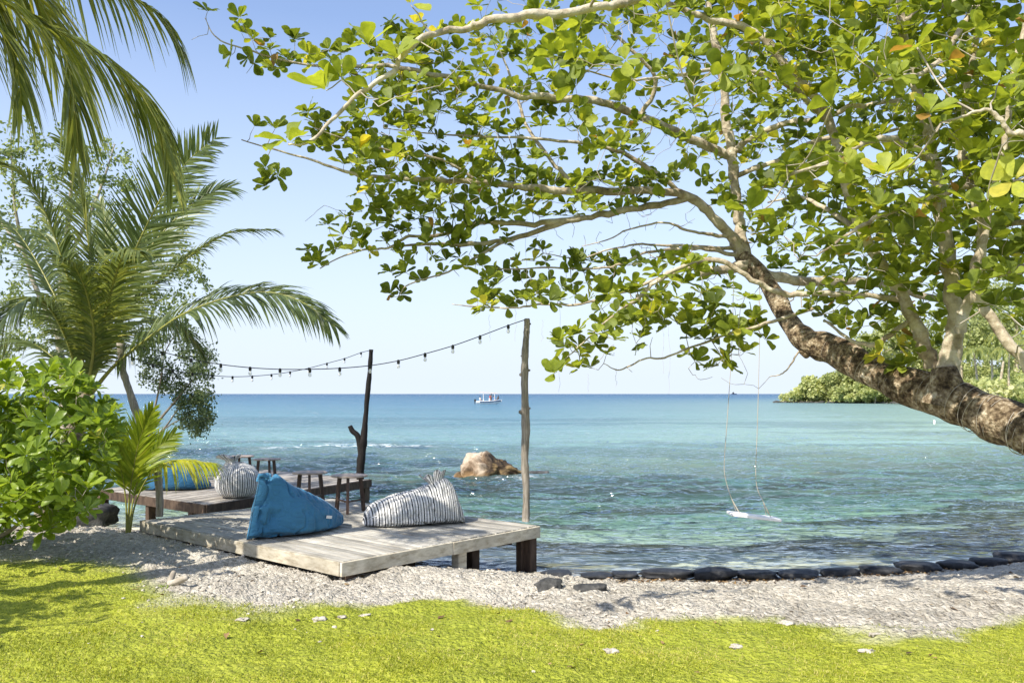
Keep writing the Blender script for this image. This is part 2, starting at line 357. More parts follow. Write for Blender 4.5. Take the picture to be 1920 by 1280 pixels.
M['skin'] = plain('skin', (.30, .16, .10), .6); M['red'] = plain('red_shirt', (.45, .03, .03), .8); M['sky_shirt'] = plain('blue_shirt', (.05, .2, .5), .8)
M['dark_shirt'] = plain('dark_shirt', (.02, .025, .035), .8); M['hair'] = plain('dark_hair', (.01, .008, .006), .7); M['canopy'] = plain('canopy_cloth', (.62, .5, .42), .8)
M['thread'] = plain('dry_aerial_root', (.42, .38, .32), .9)
def M_glass():
    m = MT('bulb_glass'); 
    p = m.bsdf((.92, .94, .95), .08, None, .6, Transmission_Weight=.0)
    t = m.n('ShaderNodeBsdfTransparent'); mx = m.n('ShaderNodeMixShader'); mx.inputs[0].default_value = .55
    m.l(t.outputs[0], mx.inputs[1]); m.l(p, mx.inputs[2]); return m.end(mx.outputs[0])
M['bulb'] = M_glass()

# ------------------------------------------------------------------ ground, seabed, water
SX = np.array([-60, -30, -12, -8.35, -7, -5.8, -4.6, -3, -1.5, -.2, .4, 1.2, 2.45, 3.44, 4.9, 6.83, 10, 30, 60, 90.])
SY = np.array([30, 19, 14.8, 13.8, 13.4, 13.7, 13.0, 12.2, 11.3, 10.75, 10.35, 10.05, 9.95, 10.1, 10.5, 11.3, 13, 24, 34, 40.])
def inland(x, y): return (np.interp(x, SX, SY) - y) * .88
GX = np.array([-12, -5.47, -4.7, -3.9, -3.3, -2.9, -2, -1.2, -.45, .17, .65, 1.41, 2.2, 2.66, 3.2, 3.73, 4.1, 6, 12])
GY = np.array([10.3, 9.2, 9.25, 8.7, 7.75, 7.1, 7.05, 7.3, 7.15, 6.85, 6.55, 6.62, 6.5, 6.2, 6.3, 6.55, 6.8, 7.5, 8.5])
def grass_mask(x, y):
    d = np.interp(x, GX, GY) - y + .24*fbm(x*1.6, y*2.2, oct=4, seed=5)
    return smooth(d / (.38 + .5*smooth((-x-.5)/2)) + .32)
def gz(x, y):
    x = np.asarray(x, float); y = np.asarray(y, float); s = inland(x, y)
    z = np.where(s > 0, .40 * smooth(s / 2.5) + .004 * np.maximum(s-2.5, 0), -.16 * (-s)**.85)
    z = np.maximum(z, -2.6)
    k = np.clip(s, 0, 1)
    return z + k*(.030*fbm(x*1.1, y*1.4, oct=3, seed=1) + .012*fbm(x*5, y*6, oct=3, seed=2))
def grid_obj(name, xs, ys, zf, mat, atts):
    X, Yg = np.meshgrid(xs, ys); x = X.ravel(); y = Yg.ravel(); z = zf(x, y)
    nx, ny = len(xs), len(ys)
    i, j = np.meshgrid(np.arange(ny-1), np.arange(nx-1), indexing='ij')
    f = np.stack([i*nx+j, i*nx+j+1, (i+1)*nx+j+1, (i+1)*nx+j], -1).reshape(-1, 4)
    return mesh_obj(name, np.stack([x, y, z], 1), [f], mat, None, True, {k: fn(x, y) for k, fn in atts.items()})
xs = np.concatenate([np.linspace(-60, -11, 60), np.linspace(-10.9, 10.9, 520), np.linspace(11, 90, 70)])
ys = np.concatenate([np.linspace(-30, 3.8, 30), np.linspace(3.9, 15, 300), np.linspace(15.2, 45, 50)])
def under_deck(x, y):       # the hollow scoured out beneath the front deck
    a = np.array([-1.62, 8.12]); u1 = np.array([-3.04, 2.64]); u2 = np.array([1.91, 2.21]); det = u1[0]*u2[1]-u1[1]*u2[0]
    dx, dy = x-a[0], y-a[1]; p = (dx*u2[1]-dy*u2[0])/det; q = (u1[0]*dy-u1[1]*dx)/det
    return smooth((p+.005)/.03)*smooth((1.02-p)/.05)*smooth((q+.01)/.05)*smooth((1.02-q)/.06)
def gz_micro(x, y):
    s = inland(x, y); g = grass_mask(x, y)
    return gz(x, y) - .17*under_deck(x, y)*np.clip(s, 0, 1) - .03*np.exp(-((x+2.3)**2/3+(y-8.2)**2/.8)) + np.clip(s, 0, .3)/.3 * (.010 + .012*(1-g)) * fbm(x*14, y*14, oct=3, seed=9)
ground = grid_obj('ground', xs, ys, gz_micro, M['ground'], {'grass': lambda x, y: grass_mask(x, y),
    'wet': lambda x, y: 1 - smooth((inland(x, y) + .1 + .1*fbm(x*3, y*3, oct=3)) / .45)})
tag(ground, kind='structure')
# seabed below, farther out
xs2 = np.linspace(-90, 90, 200); ys2 = np.linspace(11, 75, 120)
sb = grid_obj('seabed', xs2, ys2, lambda x, y: gz(x, y)*1.0 + .012 + .12*fbm(x*.3, y*.4, oct=3, seed=4)*smooth(-inland(x, y)/3), M['seabed'], {})
tag(sb, kind='structure')
# water: one sheet out to the horizon
ua = np.concatenate([-np.geomspace(4, .72, 30), np.linspace(-.70, .70, 470), np.geomspace(.72, 4, 30)])
yr = np.concatenate([np.geomspace(8.5, 110, 760), np.geomspace(112, 30000, 70)])
U, Yw = np.meshgrid(ua, yr); Xw = U * (Yw + 3); x = Xw.ravel(); y = Yw.ravel()
z = np.zeros_like(x); s_off = -inland(x, y)
fade = np.clip(1.3 - y/110, 0, 1) * (.25 + .75*smooth(s_off/7))
wx = x + .7*fbm(x*.2, y*.2, oct=2, seed=21); wy = y + .7*fbm(x*.2, y*.25, oct=2, seed=22)
for k, (ang, L, A) in enumerate([(88, 2.7, .020), (70, 1.6, .014), (105, 1.1, .010), (60, .72, .007), (122, .55, .005), (84, 4.6, .022), (95, .4, .0035)]):
    a = math.radians(ang); ph = (wx*math.cos(a) + wy*math.sin(a)) * 2*math.pi/L + k*1.7
    am = .55 + .75*vnoise(x/L*.35 + k*9, y/L*.55, 0, 30+k)
    near = np.clip((L*45 - y)/(L*20), 0, 1)
    z += A * am * (1 - np.abs(np.sin(ph/2))*1.3) * near * 2.0
z += .020*fbm(x*1.2, y*2.6, oct=3, seed=40) * np.clip(1.4 - y/35, 0, 1)
rdg = lambda a_: 1 - 2.2*np.abs(a_)
z += .05*rdg(fbm(wx*.75, wy*1.55, oct=3, seed=51)) * np.clip(1.6 - y/45, 0, 1) + .016*rdg(fbm(wx*1.9, wy*3.4, oct=2, seed=52)) * np.clip(1.5 - y/22, 0, 1)
z += .05*rdg(fbm(wx*.3, wy*.7, oct=3, seed=53)) * smooth((y-16)/12)
z *= fade
foam = np.exp(-((y - 34 - 1.2*fbm(x*.3, x*0, oct=3, seed=3))/.9)**2) * smooth((3 - np.abs(x + 6.5))/2 + .6) * (x > -13) * (x < -1)
foam = np.maximum(foam, np.exp(-((y-21.4)/.3)**2) * np.exp(-((x-.1)/.5)**2) * .8)
reef = smooth((fbm(x*.22, y*.38, oct=4, seed=17)+.12)/.5) * smooth((y-13)/3) * smooth((38-y)/6) * smooth((3-x)/5) * .7
reef = np.maximum(reef, .42*smooth((fbm(x*.2+9, y*.7, oct=4, seed=18)+.35)/.5)*smooth((y-14.6)/2)*smooth((25-y)/4))
reef = np.maximum(reef, .25*smooth((fbm(x*.05+3, y*.22, oct=4, seed=19)-.25)/.3)*smooth((y-24)/4)*smooth((90-y)/20))
nx, ny = len(ua), len(yr)
i, j = np.meshgrid(np.arange(ny-1), np.arange(nx-1), indexing='ij')
fw = np.stack([i*nx+j, i*nx+j+1, (i+1)*nx+j+1, (i+1)*nx+j], -1).reshape(-1, 4)
water = mesh_obj('water', np.stack([x, y, z + .0], 1), [fw], M['water'], None, True, {'shore': np.maximum(s_off, 0), 'foam': foam, 'reef': reef})
tag(water, kind='structure')

# ------------------------------------------------------------------ gravel and grass (stuff)
def ico():
    bm = bmesh.new(); bmesh.ops.create_icosphere(bm, subdivisions=1, radius=1)
    v = np.array([q.co[:] for q in bm.verts]); f = np.array([[q.index for q in p.verts] for p in bm.faces]); bm.free(); return v, f
IV, IF = ico()
def scatter(n, xr, yr_, dens, smin, smax, flat, name, mat, label, cat, seed):
    r = np.random.default_rng(seed); x = r.uniform(*xr, n); y = yr_[0] + (yr_[1]-yr_[0]) * r.random(n)**1.0
    k = r.random(n) < dens(x, y); x, y = x[k], y[k]; n = len(x); s = smin + (smax-smin)*r.random(n)**4; s = np.where(r.random(n) < .004, s+.02, s)
    A = r.normal(size=(n, 3, 3)); Q = np.linalg.qr(A)[0]
    v = IV[None]*(1 + .25*r.normal(size=(n, len(IV), 1))) * np.stack([s*r.uniform(.8, 1.5, n), s, s*r.uniform(.5, .8, n)], 1)[:, None]
    v = np.einsum('nij,nkj->nki', Q, v); v[..., 2] *= flat
    v = v + np.stack([x, y, gz_micro(x, y) + s*.25], 1)[:, None]
    f = (IF[None] + (np.arange(n)*len(IV))[:, None, None]).reshape(-1, 3)
    o = mesh_obj(name, v.reshape(-1, 3), [f], mat, None, False, {'tint': np.repeat(r.random(n), len(IV))})
    return tag(o, label, cat, None, 'stuff')
def gdens(x, y):
    s = inland(x, y); g = grass_mask(x, y)
    vis = (np.abs(x) < .66*y + .6)
    return ((1-g)*.95 + .006) * (s > .02) * vis * (.55 + .45*fbm(x*.9, y*.9, oct=2, seed=77)).clip(.15, 1) * (1 - .75*smooth((x-.8)/1.5))
scatter(90000, (-9, 8), (5.2, 14.2), gdens, .004, .019, .6, 'coral_gravel', M['pebble'], 'pale coral gravel covering the beach behind the lawn', 'gravel', 3)
def blades(n, seed):
    r = np.random.default_rng(seed); x = r.uniform(-7.2, 5.2, n); y = 4.9 + 5.0*r.random(n)**1.15
    g = grass_mask(x, y) * (.55 + .45*fbm(x*3, y*3, oct=3, seed=8)).clip(.1, 1)
    left = smooth((-x-2.3)/1.2) * smooth((y-7.2)/.6); g = g*(1-.55*left)
    k = (r.random(n) < g*1.15) & (np.abs(x) < .64*y + .4); x, y = x[k], y[k]; n = len(x)
    h = r.uniform(.008, .021, n) * (1 + .5*fbm(x*2, y*2, oct=2, seed=6)); a = r.uniform(0, 2*math.pi, n); wd = r.uniform(.0018, .0035, n)
    lean = r.uniform(.2, 1.1, n); d = r.uniform(0, 2*math.pi, n)
    b = np.stack([x, y, gz_micro(x, y) - .004], 1); side = np.stack([np.cos(a), np.sin(a), 0*a], 1)*wd[:, None]
    ld = np.stack([np.cos(d), np.sin(d), 0*d], 1)*(h*lean)[:, None]; up = np.array([0, 0, 1.])*h[:, None]
    v = np.stack([b-side, b+side, b+ld*.35+up*.6+side*.8, b+ld*.35+up*.6-side*.8, b+ld+up], 1)
    o = np.arange(n)*5
    f4 = np.stack([o, o+1, o+2, o+3], 1); f3 = np.stack([o+3, o+2, o+4], 1)
    t = np.clip(.40 + .28*r.normal(size=n) + .34*fbm(x*1.2, y*1.2, oct=4, seed=11), 0, 1); t = np.where(r.random(n) < .05, 1, t)
    ob = mesh_obj('grass', v.reshape(-1, 3), [f4, f3], M['grass'], None, False, {'tint': np.repeat(t, 5)})
    tag(ob, 'short yellow green lawn grass in the foreground', 'grass', None, 'stuff')
blades(420000, 4)

def litter():
    r = np.random.default_rng(14); n = 2600; k = r.random(n) < .62; u_ = r.random(n)
    x = np.where(k, 1.0+8*u_, r.uniform(-6, 6, n)); y = np.where(k, np.interp(x, SX, SY) - .28 - np.abs(r.normal(0, .12, n)) , r.uniform(5.3, 10.5, n))
    keep_ = (inland(x, y) > .02) & (k | (r.random(n) < .16)); x, y = x[keep_], y[keep_]; n = len(x)
    a = r.uniform(0, 6.3, n); xd = np.stack([np.cos(a), np.sin(a), r.normal(0, .25, n)], 1); nd = np.stack([r.normal(0, .3, n), r.normal(0, .3, n), np.ones(n)], 1)
    v, f, t = leaves(np.stack([x, y, gz_micro(x, y)+.012], 1), xd, nd, r.uniform(.02, .075, n)*(.6+.4*(y < 9)), 'obovate', r.random(n)); mb = MB(); mb.add(v, f, t)
    tag(mb.build('leaf_litter', M['litter'], None), 'brown fallen leaves strewn along the shore stones and beach', 'leaves', None, 'stuff')
LITTER = litter
# single stones along the water's edge and in the lawn
ORD = ['first','second','third','fourth','fifth','sixth','seventh','eighth','ninth','tenth','eleventh','twelfth','thirteenth','fourteenth']
def stone(name, c, sx, sy, sz, mat, seed, label, cat, group=None, rough=.22, boxy=.75, rz=0, n=3, freq=1.6, creases=.0):
    bm = bmesh.new(); bmesh.ops.create_icosphere(bm, subdivisions=n, radius=1)
    v = np.array([q.co[:] for q in bm.verts]); f = np.array([[q.index for q in p.verts] for p in bm.faces]); bm.free()
    v = np.sign(v)*np.abs(v)**boxy
    d = fbm(v[:, 0]*freq, v[:, 1]*freq, v[:, 2]*freq, 4, seed)
    v = v*(1 + rough*d)[:, None]
    if creases:
        cr = 1 - np.abs(fbm(v[:, 0]*1.9+5, v[:, 1]*1.9, v[:, 2]*1.9, 3, seed+50)); v = v*(1 - creases*smooth((cr-.75)/.25))[:, None]
    v = v*(sx, sy, sz); c_, s_ = math.cos(rz), math.sin(rz)
    v = np.stack([v[:, 0]*c_-v[:, 1]*s_, v[:, 0]*s_+v[:, 1]*c_, v[:, 2]], 1)
    o = mesh_obj(name, v, [f], mat, None, True, {'tint': np.full(len(v), .15+.5*random.random())}, None)
    o.location = c; return tag(o, label, cat, group)
row = [(1042,1072,52,9),(1118,1076,54,9),(1172,1074,48,10),(1250,1072,92,16),(1340,1072,82,21),(1421,1074,70,15),(1496,1074,70,16),(1574,1070,70,16),(1650,1066,72,17),(1722,1060,72,19),(1792,1056,68,17),(1852,1051,62,17),(1900,1043,62,20)]
for k, (px, py, wd, ht) in enumerate(row):
    Y = (CAMZ-.04)*F/(py + ht*.3 - HOR); c = P(px, py, Y); hw = wd/2/F*Y; hh = ht/2/F*Y
    lb = ORD[k] + ' stone from the wooden deck in the row of black rocks along the waterline' if k != 1 else 'low flat reddish black stone, second from the wooden deck along the waterline'
    stone('shore_stone', (c[0], Y, max(c[2], .05)-.015), hw*1.06, .12+.05*random.random(), hh*.95, M['black_stone'], 100+k, lb, 'rock', 'black stones edging the waterline', .2, .66, math.radians(random.uniform(-6, 12)))
stone('rock', (*P(1030, 1102, 7.7)[:2], gz(*P(1030, 1102, 7.7)[:2])+.012), .12, .09, .065, M['grey_stone'], 9, 'dark pointed rock lying on the gravel nearest the deck', 'rock', None, .3, .8)
stone('rock', (*P(1108, 1106, 7.62)[:2], gz(*P(1108, 1106, 7.62)[:2])+.012), .155, .09, .045, M['grey_stone'], 11, 'dark flat rock on the gravel right of the pointed rock', 'rock', None, .2, .8)
for k, (px, py, r_, lb) in enumerate([(455,1165,.05,'white coral lump at the far left of the lawn stones'),(600,1158,.06,'pale coral lump left of centre in the lawn below the deck'),(685,1148,.05,'pale coral lump in the lawn straight below the deck corner'),(642,1153,.04,'small pale coral lump between two larger ones in the lawn'),(1147,1216,.055,'white coral lump alone in the open lawn at centre right'),(1380,1208,.05,'pale coral lump in the middle of the right lawn'),(1628,1222,.06,'pale coral lump in the lawn at lower right'),(1472,1172,.07,'flat pale coral slab at the top edge of the right lawn'),(1640,1196,.05,'pale coral lump near the gravel at the right edge')]):
    Y = 1.75*F/(py-HOR); c = P(px, py, Y)
    stone('coral_lump', (c[0], Y, gz(c[0], Y)+.000), r_*.75, r_*.5, r_*.32, M['pebble'], 200+k, lb, 'stone', 'coral lumps in the lawn', .7, .8, n=3)
# big boulder in the sea
Yr = 22.3; c = P(925, 893, Yr)
def boulder():
    bm = bmesh.new(); bmesh.ops.create_icosphere(bm, subdivisions=5, radius=1)
    v = np.array([q.co[:] for q in bm.verts]); f = np.array([[q.index for q in p.verts] for p in bm.faces]); bm.free()
    v = np.sign(v)*np.abs(v)**.8
    x = v[:, 0]
    top = np.interp(x, [-1, -.75, -.4, .0, .35, .7, 1], [.48, .62, .60, .46, .36, .24, .06])
    z = np.where(v[:, 2] > 0, v[:, 2]*top, v[:, 2]*.35)
    v = np.stack([x*.84, v[:, 1]*.55*np.interp(x, [-1, 0, 1], [.8, 1, .55]), z], 1)
    rid = 1 - np.abs(fbm(v[:, 0]*1.7+3, v[:, 1]*1.7, v[:, 2]*2.4, 3, 61))
    n1 = fbm(v[:, 0]*2.2, v[:, 1]*2.2, v[:, 2]*2.2, 5, 60); nf = fbm(v[:, 0]*7, v[:, 1]*7, v[:, 2]*7, 3, 66)
    n1 = np.round(n1*4)/4*.55+n1*.45; d = .15*n1 + .05*nf - .18*smooth((rid-.7)/.3)
    v = v + unit(v)*d[:, None]
    o = mesh_obj('boulder', v, [f], M['rock'], None, True, None); o.location = (c[0], Yr, .02)
    tag(o, 'large pale boulder with its shaded right end painted dark, rising from the sea', 'rock')
boulder()
c = P(1010, 888, 22.6); stone('rock', (c[0], 22.8, .01), .3, .2, .07, M['grey_stone'], 31, 'low dark rock awash just right of the big boulder', 'rock', None, .3)
c = P(868, 884, 22.9); stone('rock', (c[0]+.02, 22.3, .0), .2, .25, .12, M['rock'], 32, 'small tan ledge at the left foot of the big boulder', 'rock', None, .3)
c = P(147, 952, 13.9); stone('rock', (c[0], 14.3, .08), .38, .3, .22, M['grey_stone'], 33, 'dark brown rock standing in the water below the leafy shrub', 'rock', None, .3)
for k in range(26):                    # reef breaking the surface
    pass

# ------------------------------------------------------------------ decks
def deck(name, Fp, Lp, Rp, z, nb, along, mats, label, thick=.035, fh=.13, seed=1):
    Fp, Lp, Rp = (np.array([*q, z]) for q in (Fp, Lp, Rp)); Bp = Lp + Rp - Fp
    root = empty(name, tuple((Fp+Bp)/2 - (0, 0, z)), label, 'deck')
    r = random.Random(seed); mb = MB()
    # boards run parallel to F-L (along='L') or F-R
    a, b = (Lp-Fp, Rp-Fp) if along == 'L' else (Rp-Fp, Lp-Fp)
    bl = np.linalg.norm(b); bu = b/bl; wd = bl/nb
    for k in range(nb):
        o0 = Fp + bu*(k+.5)*wd; e0 = r.uniform(-.005, .008); e1 = r.uniform(-.01, .02); au = unit(a)
        dz = r.uniform(-.003, .003)
        p = o0 + au*abs(e0)*.3; q = o0 + a - au*abs(e1)*.3
        # split boards in two lengths
        t = r.uniform(.3, .7); mid = p + (q-p)*t
        for (s0, s1) in ((p, mid-au*.002), (mid+au*.002, q)):
            s0 = s0 + (0, 0, dz-thick/2); s1 = s1 + (0, 0, dz-thick/2)
            mb.bar(s0, s1, wd-.021, thick, a=r.random())
    o = mb.build('boards', mats[0], None, False); keep(o, root)
    bv = o.modifiers.new('b', 'BEVEL'); bv.width = .006; bv.segments = 2
    ins = .0
    def fas(p, q, seg, e0=-.037, e1=-.037, nm='fascia_board', mat=mats[1]):
        d = unit(q-p); out = np.array([d[1], -d[0], 0])
        c_ = (Fp+Bp)/2
        if np.dot(out, (p+q)/2 - c_) < 0: out = -out
        for k in range(seg):
            s0 = p + (q-p)*k/seg + d*(.004 if k else e0); s1 = p + (q-p)*(k+1)/seg - d*(.004 if k < seg-1 else e1)
            off = out*(.021 + .004*k) + np.array([0, 0, -fh/2 - .004 - .004*k])
            m = MB(); m.bar(s0+off, s1+off, .035, fh, a=r.random()); oo = m.build(nm, mat, None, False); keep(oo, root)
            bv = oo.modifiers.new('b', 'BEVEL'); bv.width = .005; bv.segments = 2
    fas(Fp, Lp, 1, .006, .006); fas(Fp, Rp, 2); fas(Lp, Bp, 1); fas(Rp, Bp, 1, .006, .006)
    return root, Fp, Lp, Rp, Bp
H1 = .55
root1, F1, L1, R1, B1 = deck('wooden_deck', (-1.62, 8.12), (-4.66, 10.76), (.29, 10.33), H1, 20, 'L', (M['deck'], M['fascia']), 'low pale timber deck in front, carrying the bright blue and striped beanbags', fh=.135)
def post(root, x, y, ztop, wd, mat, zbot=None, rz=.86):
    zb = gz(x, y) - .25 if zbot is None else zbot
    m = MB(); c_, s_ = math.cos(rz), math.sin(rz)
    m.box((x, y, (ztop+zb)/2), wd, wd*.9, ztop-zb, np.array([[c_, -s_, 0], [s_, c_, 0], [0, 0, 1]]), .5)
    o = m.build('post', mat, None, False); keep(o, root); bv = o.modifiers.new('b', 'BEVEL'); bv.width = .006
def lerp(a, b, t): return a + (b-a)*t
inw = unit(B1-F1)
for t, mt in ((.02, 'dark_wood'), (.55, 'fascia'), (.97, 'dark_wood')):
    q = lerp(F1, R1, t) + inw*.07; post(root1, q[0], q[1], H1-.14 if t < .5 else H1-.05, .13, M[mt], None if t < .9 else -.15)
q = lerp(F1, R1, .975) + inw*.0 + np.array([-.13, .06, 0]); post(root1, q[0], q[1], H1-.06, .10, M['dark_wood'], -.15)
for t in (.68, .93): q = lerp(F1, L1, t) + inw*.06; post(root1, q[0], q[1], H1-.14, .11, M['fascia'])
for p_, q_ in ((lerp(F1, R1, .5), 1.0), (lerp(F1, R1, .5), 1.9)):
    q = p_ + unit(L1-F1)*q_*.55 + inw*.8; post(root1, q[0], q[1], H1-.05, .13, M['dark_wood'], -.1)
q = lerp(F1, R1, .78) + unit(L1-F1)*.45; post(root1, q[0], q[1], H1-.05, .13, M['dark_wood'], -.15)
m = MB(); m.bar(lerp(F1, R1, .8) + unit(L1-F1)*.4 + (0, 0, -.19), lerp(F1, R1, .94) + unit(L1-F1)*.25 + (0, 0, -.19), .06, .09); keep(m.build('beam', M['dark_wood'], None, False), root1)
m = MB(); m.bar(lerp(F1, L1, .05) + inw*.9 + (0, 0, -.2), lerp(F1, L1, .95) + inw*.9 + (0, 0, -.2), .06, .10); keep(m.build('beam', M['dark_wood'], None, False), root1)
H2 = .45
root2, F2, L2, R2, B2 = deck('wooden_deck', (-4.68, 13.05), (-7.35, 15.15), (-2.85, 16.95), H2, 22, 'R', (M['old_deck'], M['dark_wood']), 'darker brown timber deck standing over the water behind the front deck', fh=.15, seed=5)
for a_, b_, t in ((F2, L2, .12), (F2, L2, .5), (F2, L2, .97), (F2, R2, .5), (F2, R2, .97)):
    q = lerp(a_, b_, t) + unit(B2-F2)*.08; post(root2, q[0], q[1], H2-.06, .13, M['dark_wood'], -.6)
# ------------------------------------------------------------------ poles
def pole(name, pts, n, mat, label, knots=(), parts=(), bump=.12, seed=0):
    c = crom(pts, 8); root = empty(name, tuple(c[0][:3]), label, 'pole')
    mb = MB(); rad = c[:, 3]*(1 + .10*vnoise(np.arange(len(c))*.45, np.zeros(len(c)), 0, seed))
    mb.tube(c[:, :3], rad, n, True, bump, .6, seed); keep(mb.build('shaft', mat, None), root)
    for k in knots:
        i = min(len(c)-1, int(k[0]*(len(c)-1))); s = MB(); d = np.array([math.cos(k[1]), math.sin(k[1]), .1])
        q = c[i][:3]; s.tube([q, q+d*k[2]*.6, q+d*k[2]], [k[3], k[3]*.9, k[3]*.45], 8, True, .2, .2, seed+3); keep(s.build('knot', mat, None), root)
    for pp in parts:
        cc = crom(pp, 8); s = MB(); s.tube(cc[:, :3], cc[:, 3], 10, True, bump, .6, seed+1); keep(s.build('side_branch', mat, None), root)
    return root
def PR(px, py, Y, r): return (*P(px, py, Y), r)
Yp = 10.72
pole('driftwood_pole', [PR(986,977,Yp,.048), PR(987,920,Yp,.046), PR(984,860,Yp,.048), PR(986,800,Yp,.052), PR(984,745,Yp,.047), PR(984,680,Yp,.044), PR(986,640,Yp,.04), PR(988,615,Yp,.04), PR(988,597,Yp,.036)], 14, M['pole_grey'], 'tall knotted grey driftwood pole on the right corner of the front deck',
     knots=((.58, math.pi, .068, .03), (.60, 0, .072, .022), (.45, math.pi, .085, .034), (.465, 0, .068, .02), (.27, math.pi, .05, .018), (.67, math.pi, .055, .018), (.93, 0, .05, .02)), seed=5)
Ym = 16.9
pole('branch_pole', [PR(676,905,Ym,.075), PR(676,880,Ym,.08), PR(680,840,Ym,.085), PR(684,800,Ym,.058), PR(689,740,Ym,.05), PR(693,700,Ym,.045), PR(696,655,Ym,.045)], 12, M['pole_dark'], 'thin blackened branch pole with a forked stub behind the stools',
     parts=([PR(678,850,Ym,.07), PR(671,818,Ym,.06), PR(661,808,Ym,.055), PR(656,798,Ym,.05)],), seed=8)
Yl = 11.0
pole('leaning_post', [PR(299,968,Yl,.052), PR(299,925,Yl,.05), PR(293,880,Yl,.05), PR(275,830,Yl,.05), PR(256,775,Yl,.048), PR(240,725,Yl,.045), PR(230,690,Yl,.042), PR(227,642,Yl,.05)], 12, M['pole_grey'], 'leaning grey wooden post on the left corner of the front deck', knots=((.9, math.pi, .09, .03),), seed=11)
# ------------------------------------------------------------------ string lights
def lights(name, key, bulbs, label, size):
    k = np.array([P(*a) for a in key]); c = crom(k, 14); root = empty(name, tuple(c[0]), label, 'string lights')
    mb = MB(); mb.tube(c, .006, 5, False); keep(mb.build('cable', M['black'], None), root)
    px = 960 + c[:, 0]/c[:, 1]*F
    for bx in bulbs:
        i = int(np.argmin(np.abs(px-bx))); q = c[i]
        s = MB(); s.tube([q+(0, 0, .012), q-(0, 0, .008), q-(0, 0, .045*size), q-(0, 0, .05*size)], [.012, .023*size, .022*size, .016*size], 10, True); so_ = s.build('socket', M['black'], None); keep(so_, root)
        g = MB(); b0 = q - (0, 0, .05*size); zz = np.array([0, .01, .03, .05, .062, .068])*size; rr = np.array([.013, .018, .026, .025, .016, .003])*size
        g.tube(b0[None] - np.array([0, 0, 1])*zz[:, None], rr, 12, True); go = g.build('bulb', M['bulb'], None); go.parent = so_; go.matrix_parent_inverse = so_.matrix_parent_inverse.copy()
        go.matrix_parent_inverse = Matrix.Identity(4); so_.matrix_parent_inverse = Matrix.Translation(-Vector(root.location))
lights('string_lights', [(985,599,10.7),(953,610,10.7),(900,630,10.7),(849,648,10.7),(797,663,10.7),(747,676,10.75),(694,685,10.8),(637,690,10.8),(581,692,10.85),(525,692,10.9),(469,689,10.9),(414,683,10.95),(358,673,11),(305,660,11),(249,648,11),(228,644,11)],
       [953,900,849,797,747,694,637,581,525,469,414,358,305,249], 'nearer festoon of bulbs hung from the tall grey pole across to the leaning post', .85)
lights('string_lights', [(697,656,16.9),(677,661,16.6),(646,672,16.2),(613,681,15.8),(579,690,15.4),(544,697,15),(509,702,14.6),(473,705,14.1),(436,706,13.6),(398,704,13.2),(361,700,12.7),(324,694,12.2),(287,684,11.7),(249,671,11.2),(231,664,11)],
       [677,646,613,579,544,509,473,436,398,361,324,287,249], 'farther festoon of bulbs hung from the blackened branch pole', .8)
# ------------------------------------------------------------------ stools
def make_stool(label):
    root = empty('stool', (0, 0, 0), label, 'stool', 'round wooden stools on the decks')
    m = MB(); prof = [(.0, .488), (.19, .488), (.225, .486), (.232, .478), (.232, .468), (.222, .462), (.0, .462)]
    n = 32; v = np.array([[r_*math.cos(2*math.pi*k/n), r_*math.sin(2*math.pi*k/n), z_] for r_, z_ in prof for k in range(n)])
    f = [(i*n+k, i*n+(k+1) % n, (i+1)*n+(k+1) % n, (i+1)*n+k) for i in range(len(prof)-1) for k in range(n)]
    m.add(v, f, .5); m.build('seat', M['stool_top'], root)
    feet = []
    for k in range(3):
        a = math.pi*2/3*k - math.pi/2; t = np.array([.15*math.cos(a), .15*math.sin(a), .462]); b = np.array([.20*math.cos(a), .20*math.sin(a), 0])
        l = MB(); l.bar(b, t, .034, .044, up=(math.cos(a), math.sin(a), 0), a=.4); l.build('leg', M['stool_wood'], root, False); feet.append(lerp(b, t, .34))
    for k in (1, 2):
        l = MB(); l.bar(feet[0], feet[k], .024, .022, a=.4); l.build('stretcher', M['stool_wood'], root, False)
    return root
def copy_tree(o, parent=None):
    c = o.copy(); COL.objects.link(c); c.parent = parent
    for ch in [q for q in bpy.data.objects if q.parent == o]: copy_tree(ch, c)
    return c
st0 = make_stool('round wooden stool between the blue beanbag and the striped beanbag')
p = P(655, 953, 11.75); st0.scale = (1.06, 1.06, 1.04); st0.location = ((655-960)/F*11.5, 11.5, H1); st0.rotation_euler.z = .08
for (px, Y, H, lb, rz) in ((581, 11.95, H1, 'round wooden stool partly hidden behind the big blue beanbag', .2), (501, 15.7, H2, 'round stool on the rear deck, right of the round striped beanbag', .5), (452, 16.4, H2, 'round stool on the rear deck mostly hidden behind the round striped beanbag', .1)):
    s_ = copy_tree(st0); s_.location = ((px-960)/F*Y, Y, H); s_.rotation_euler.z = rz; s_['label'] = lb
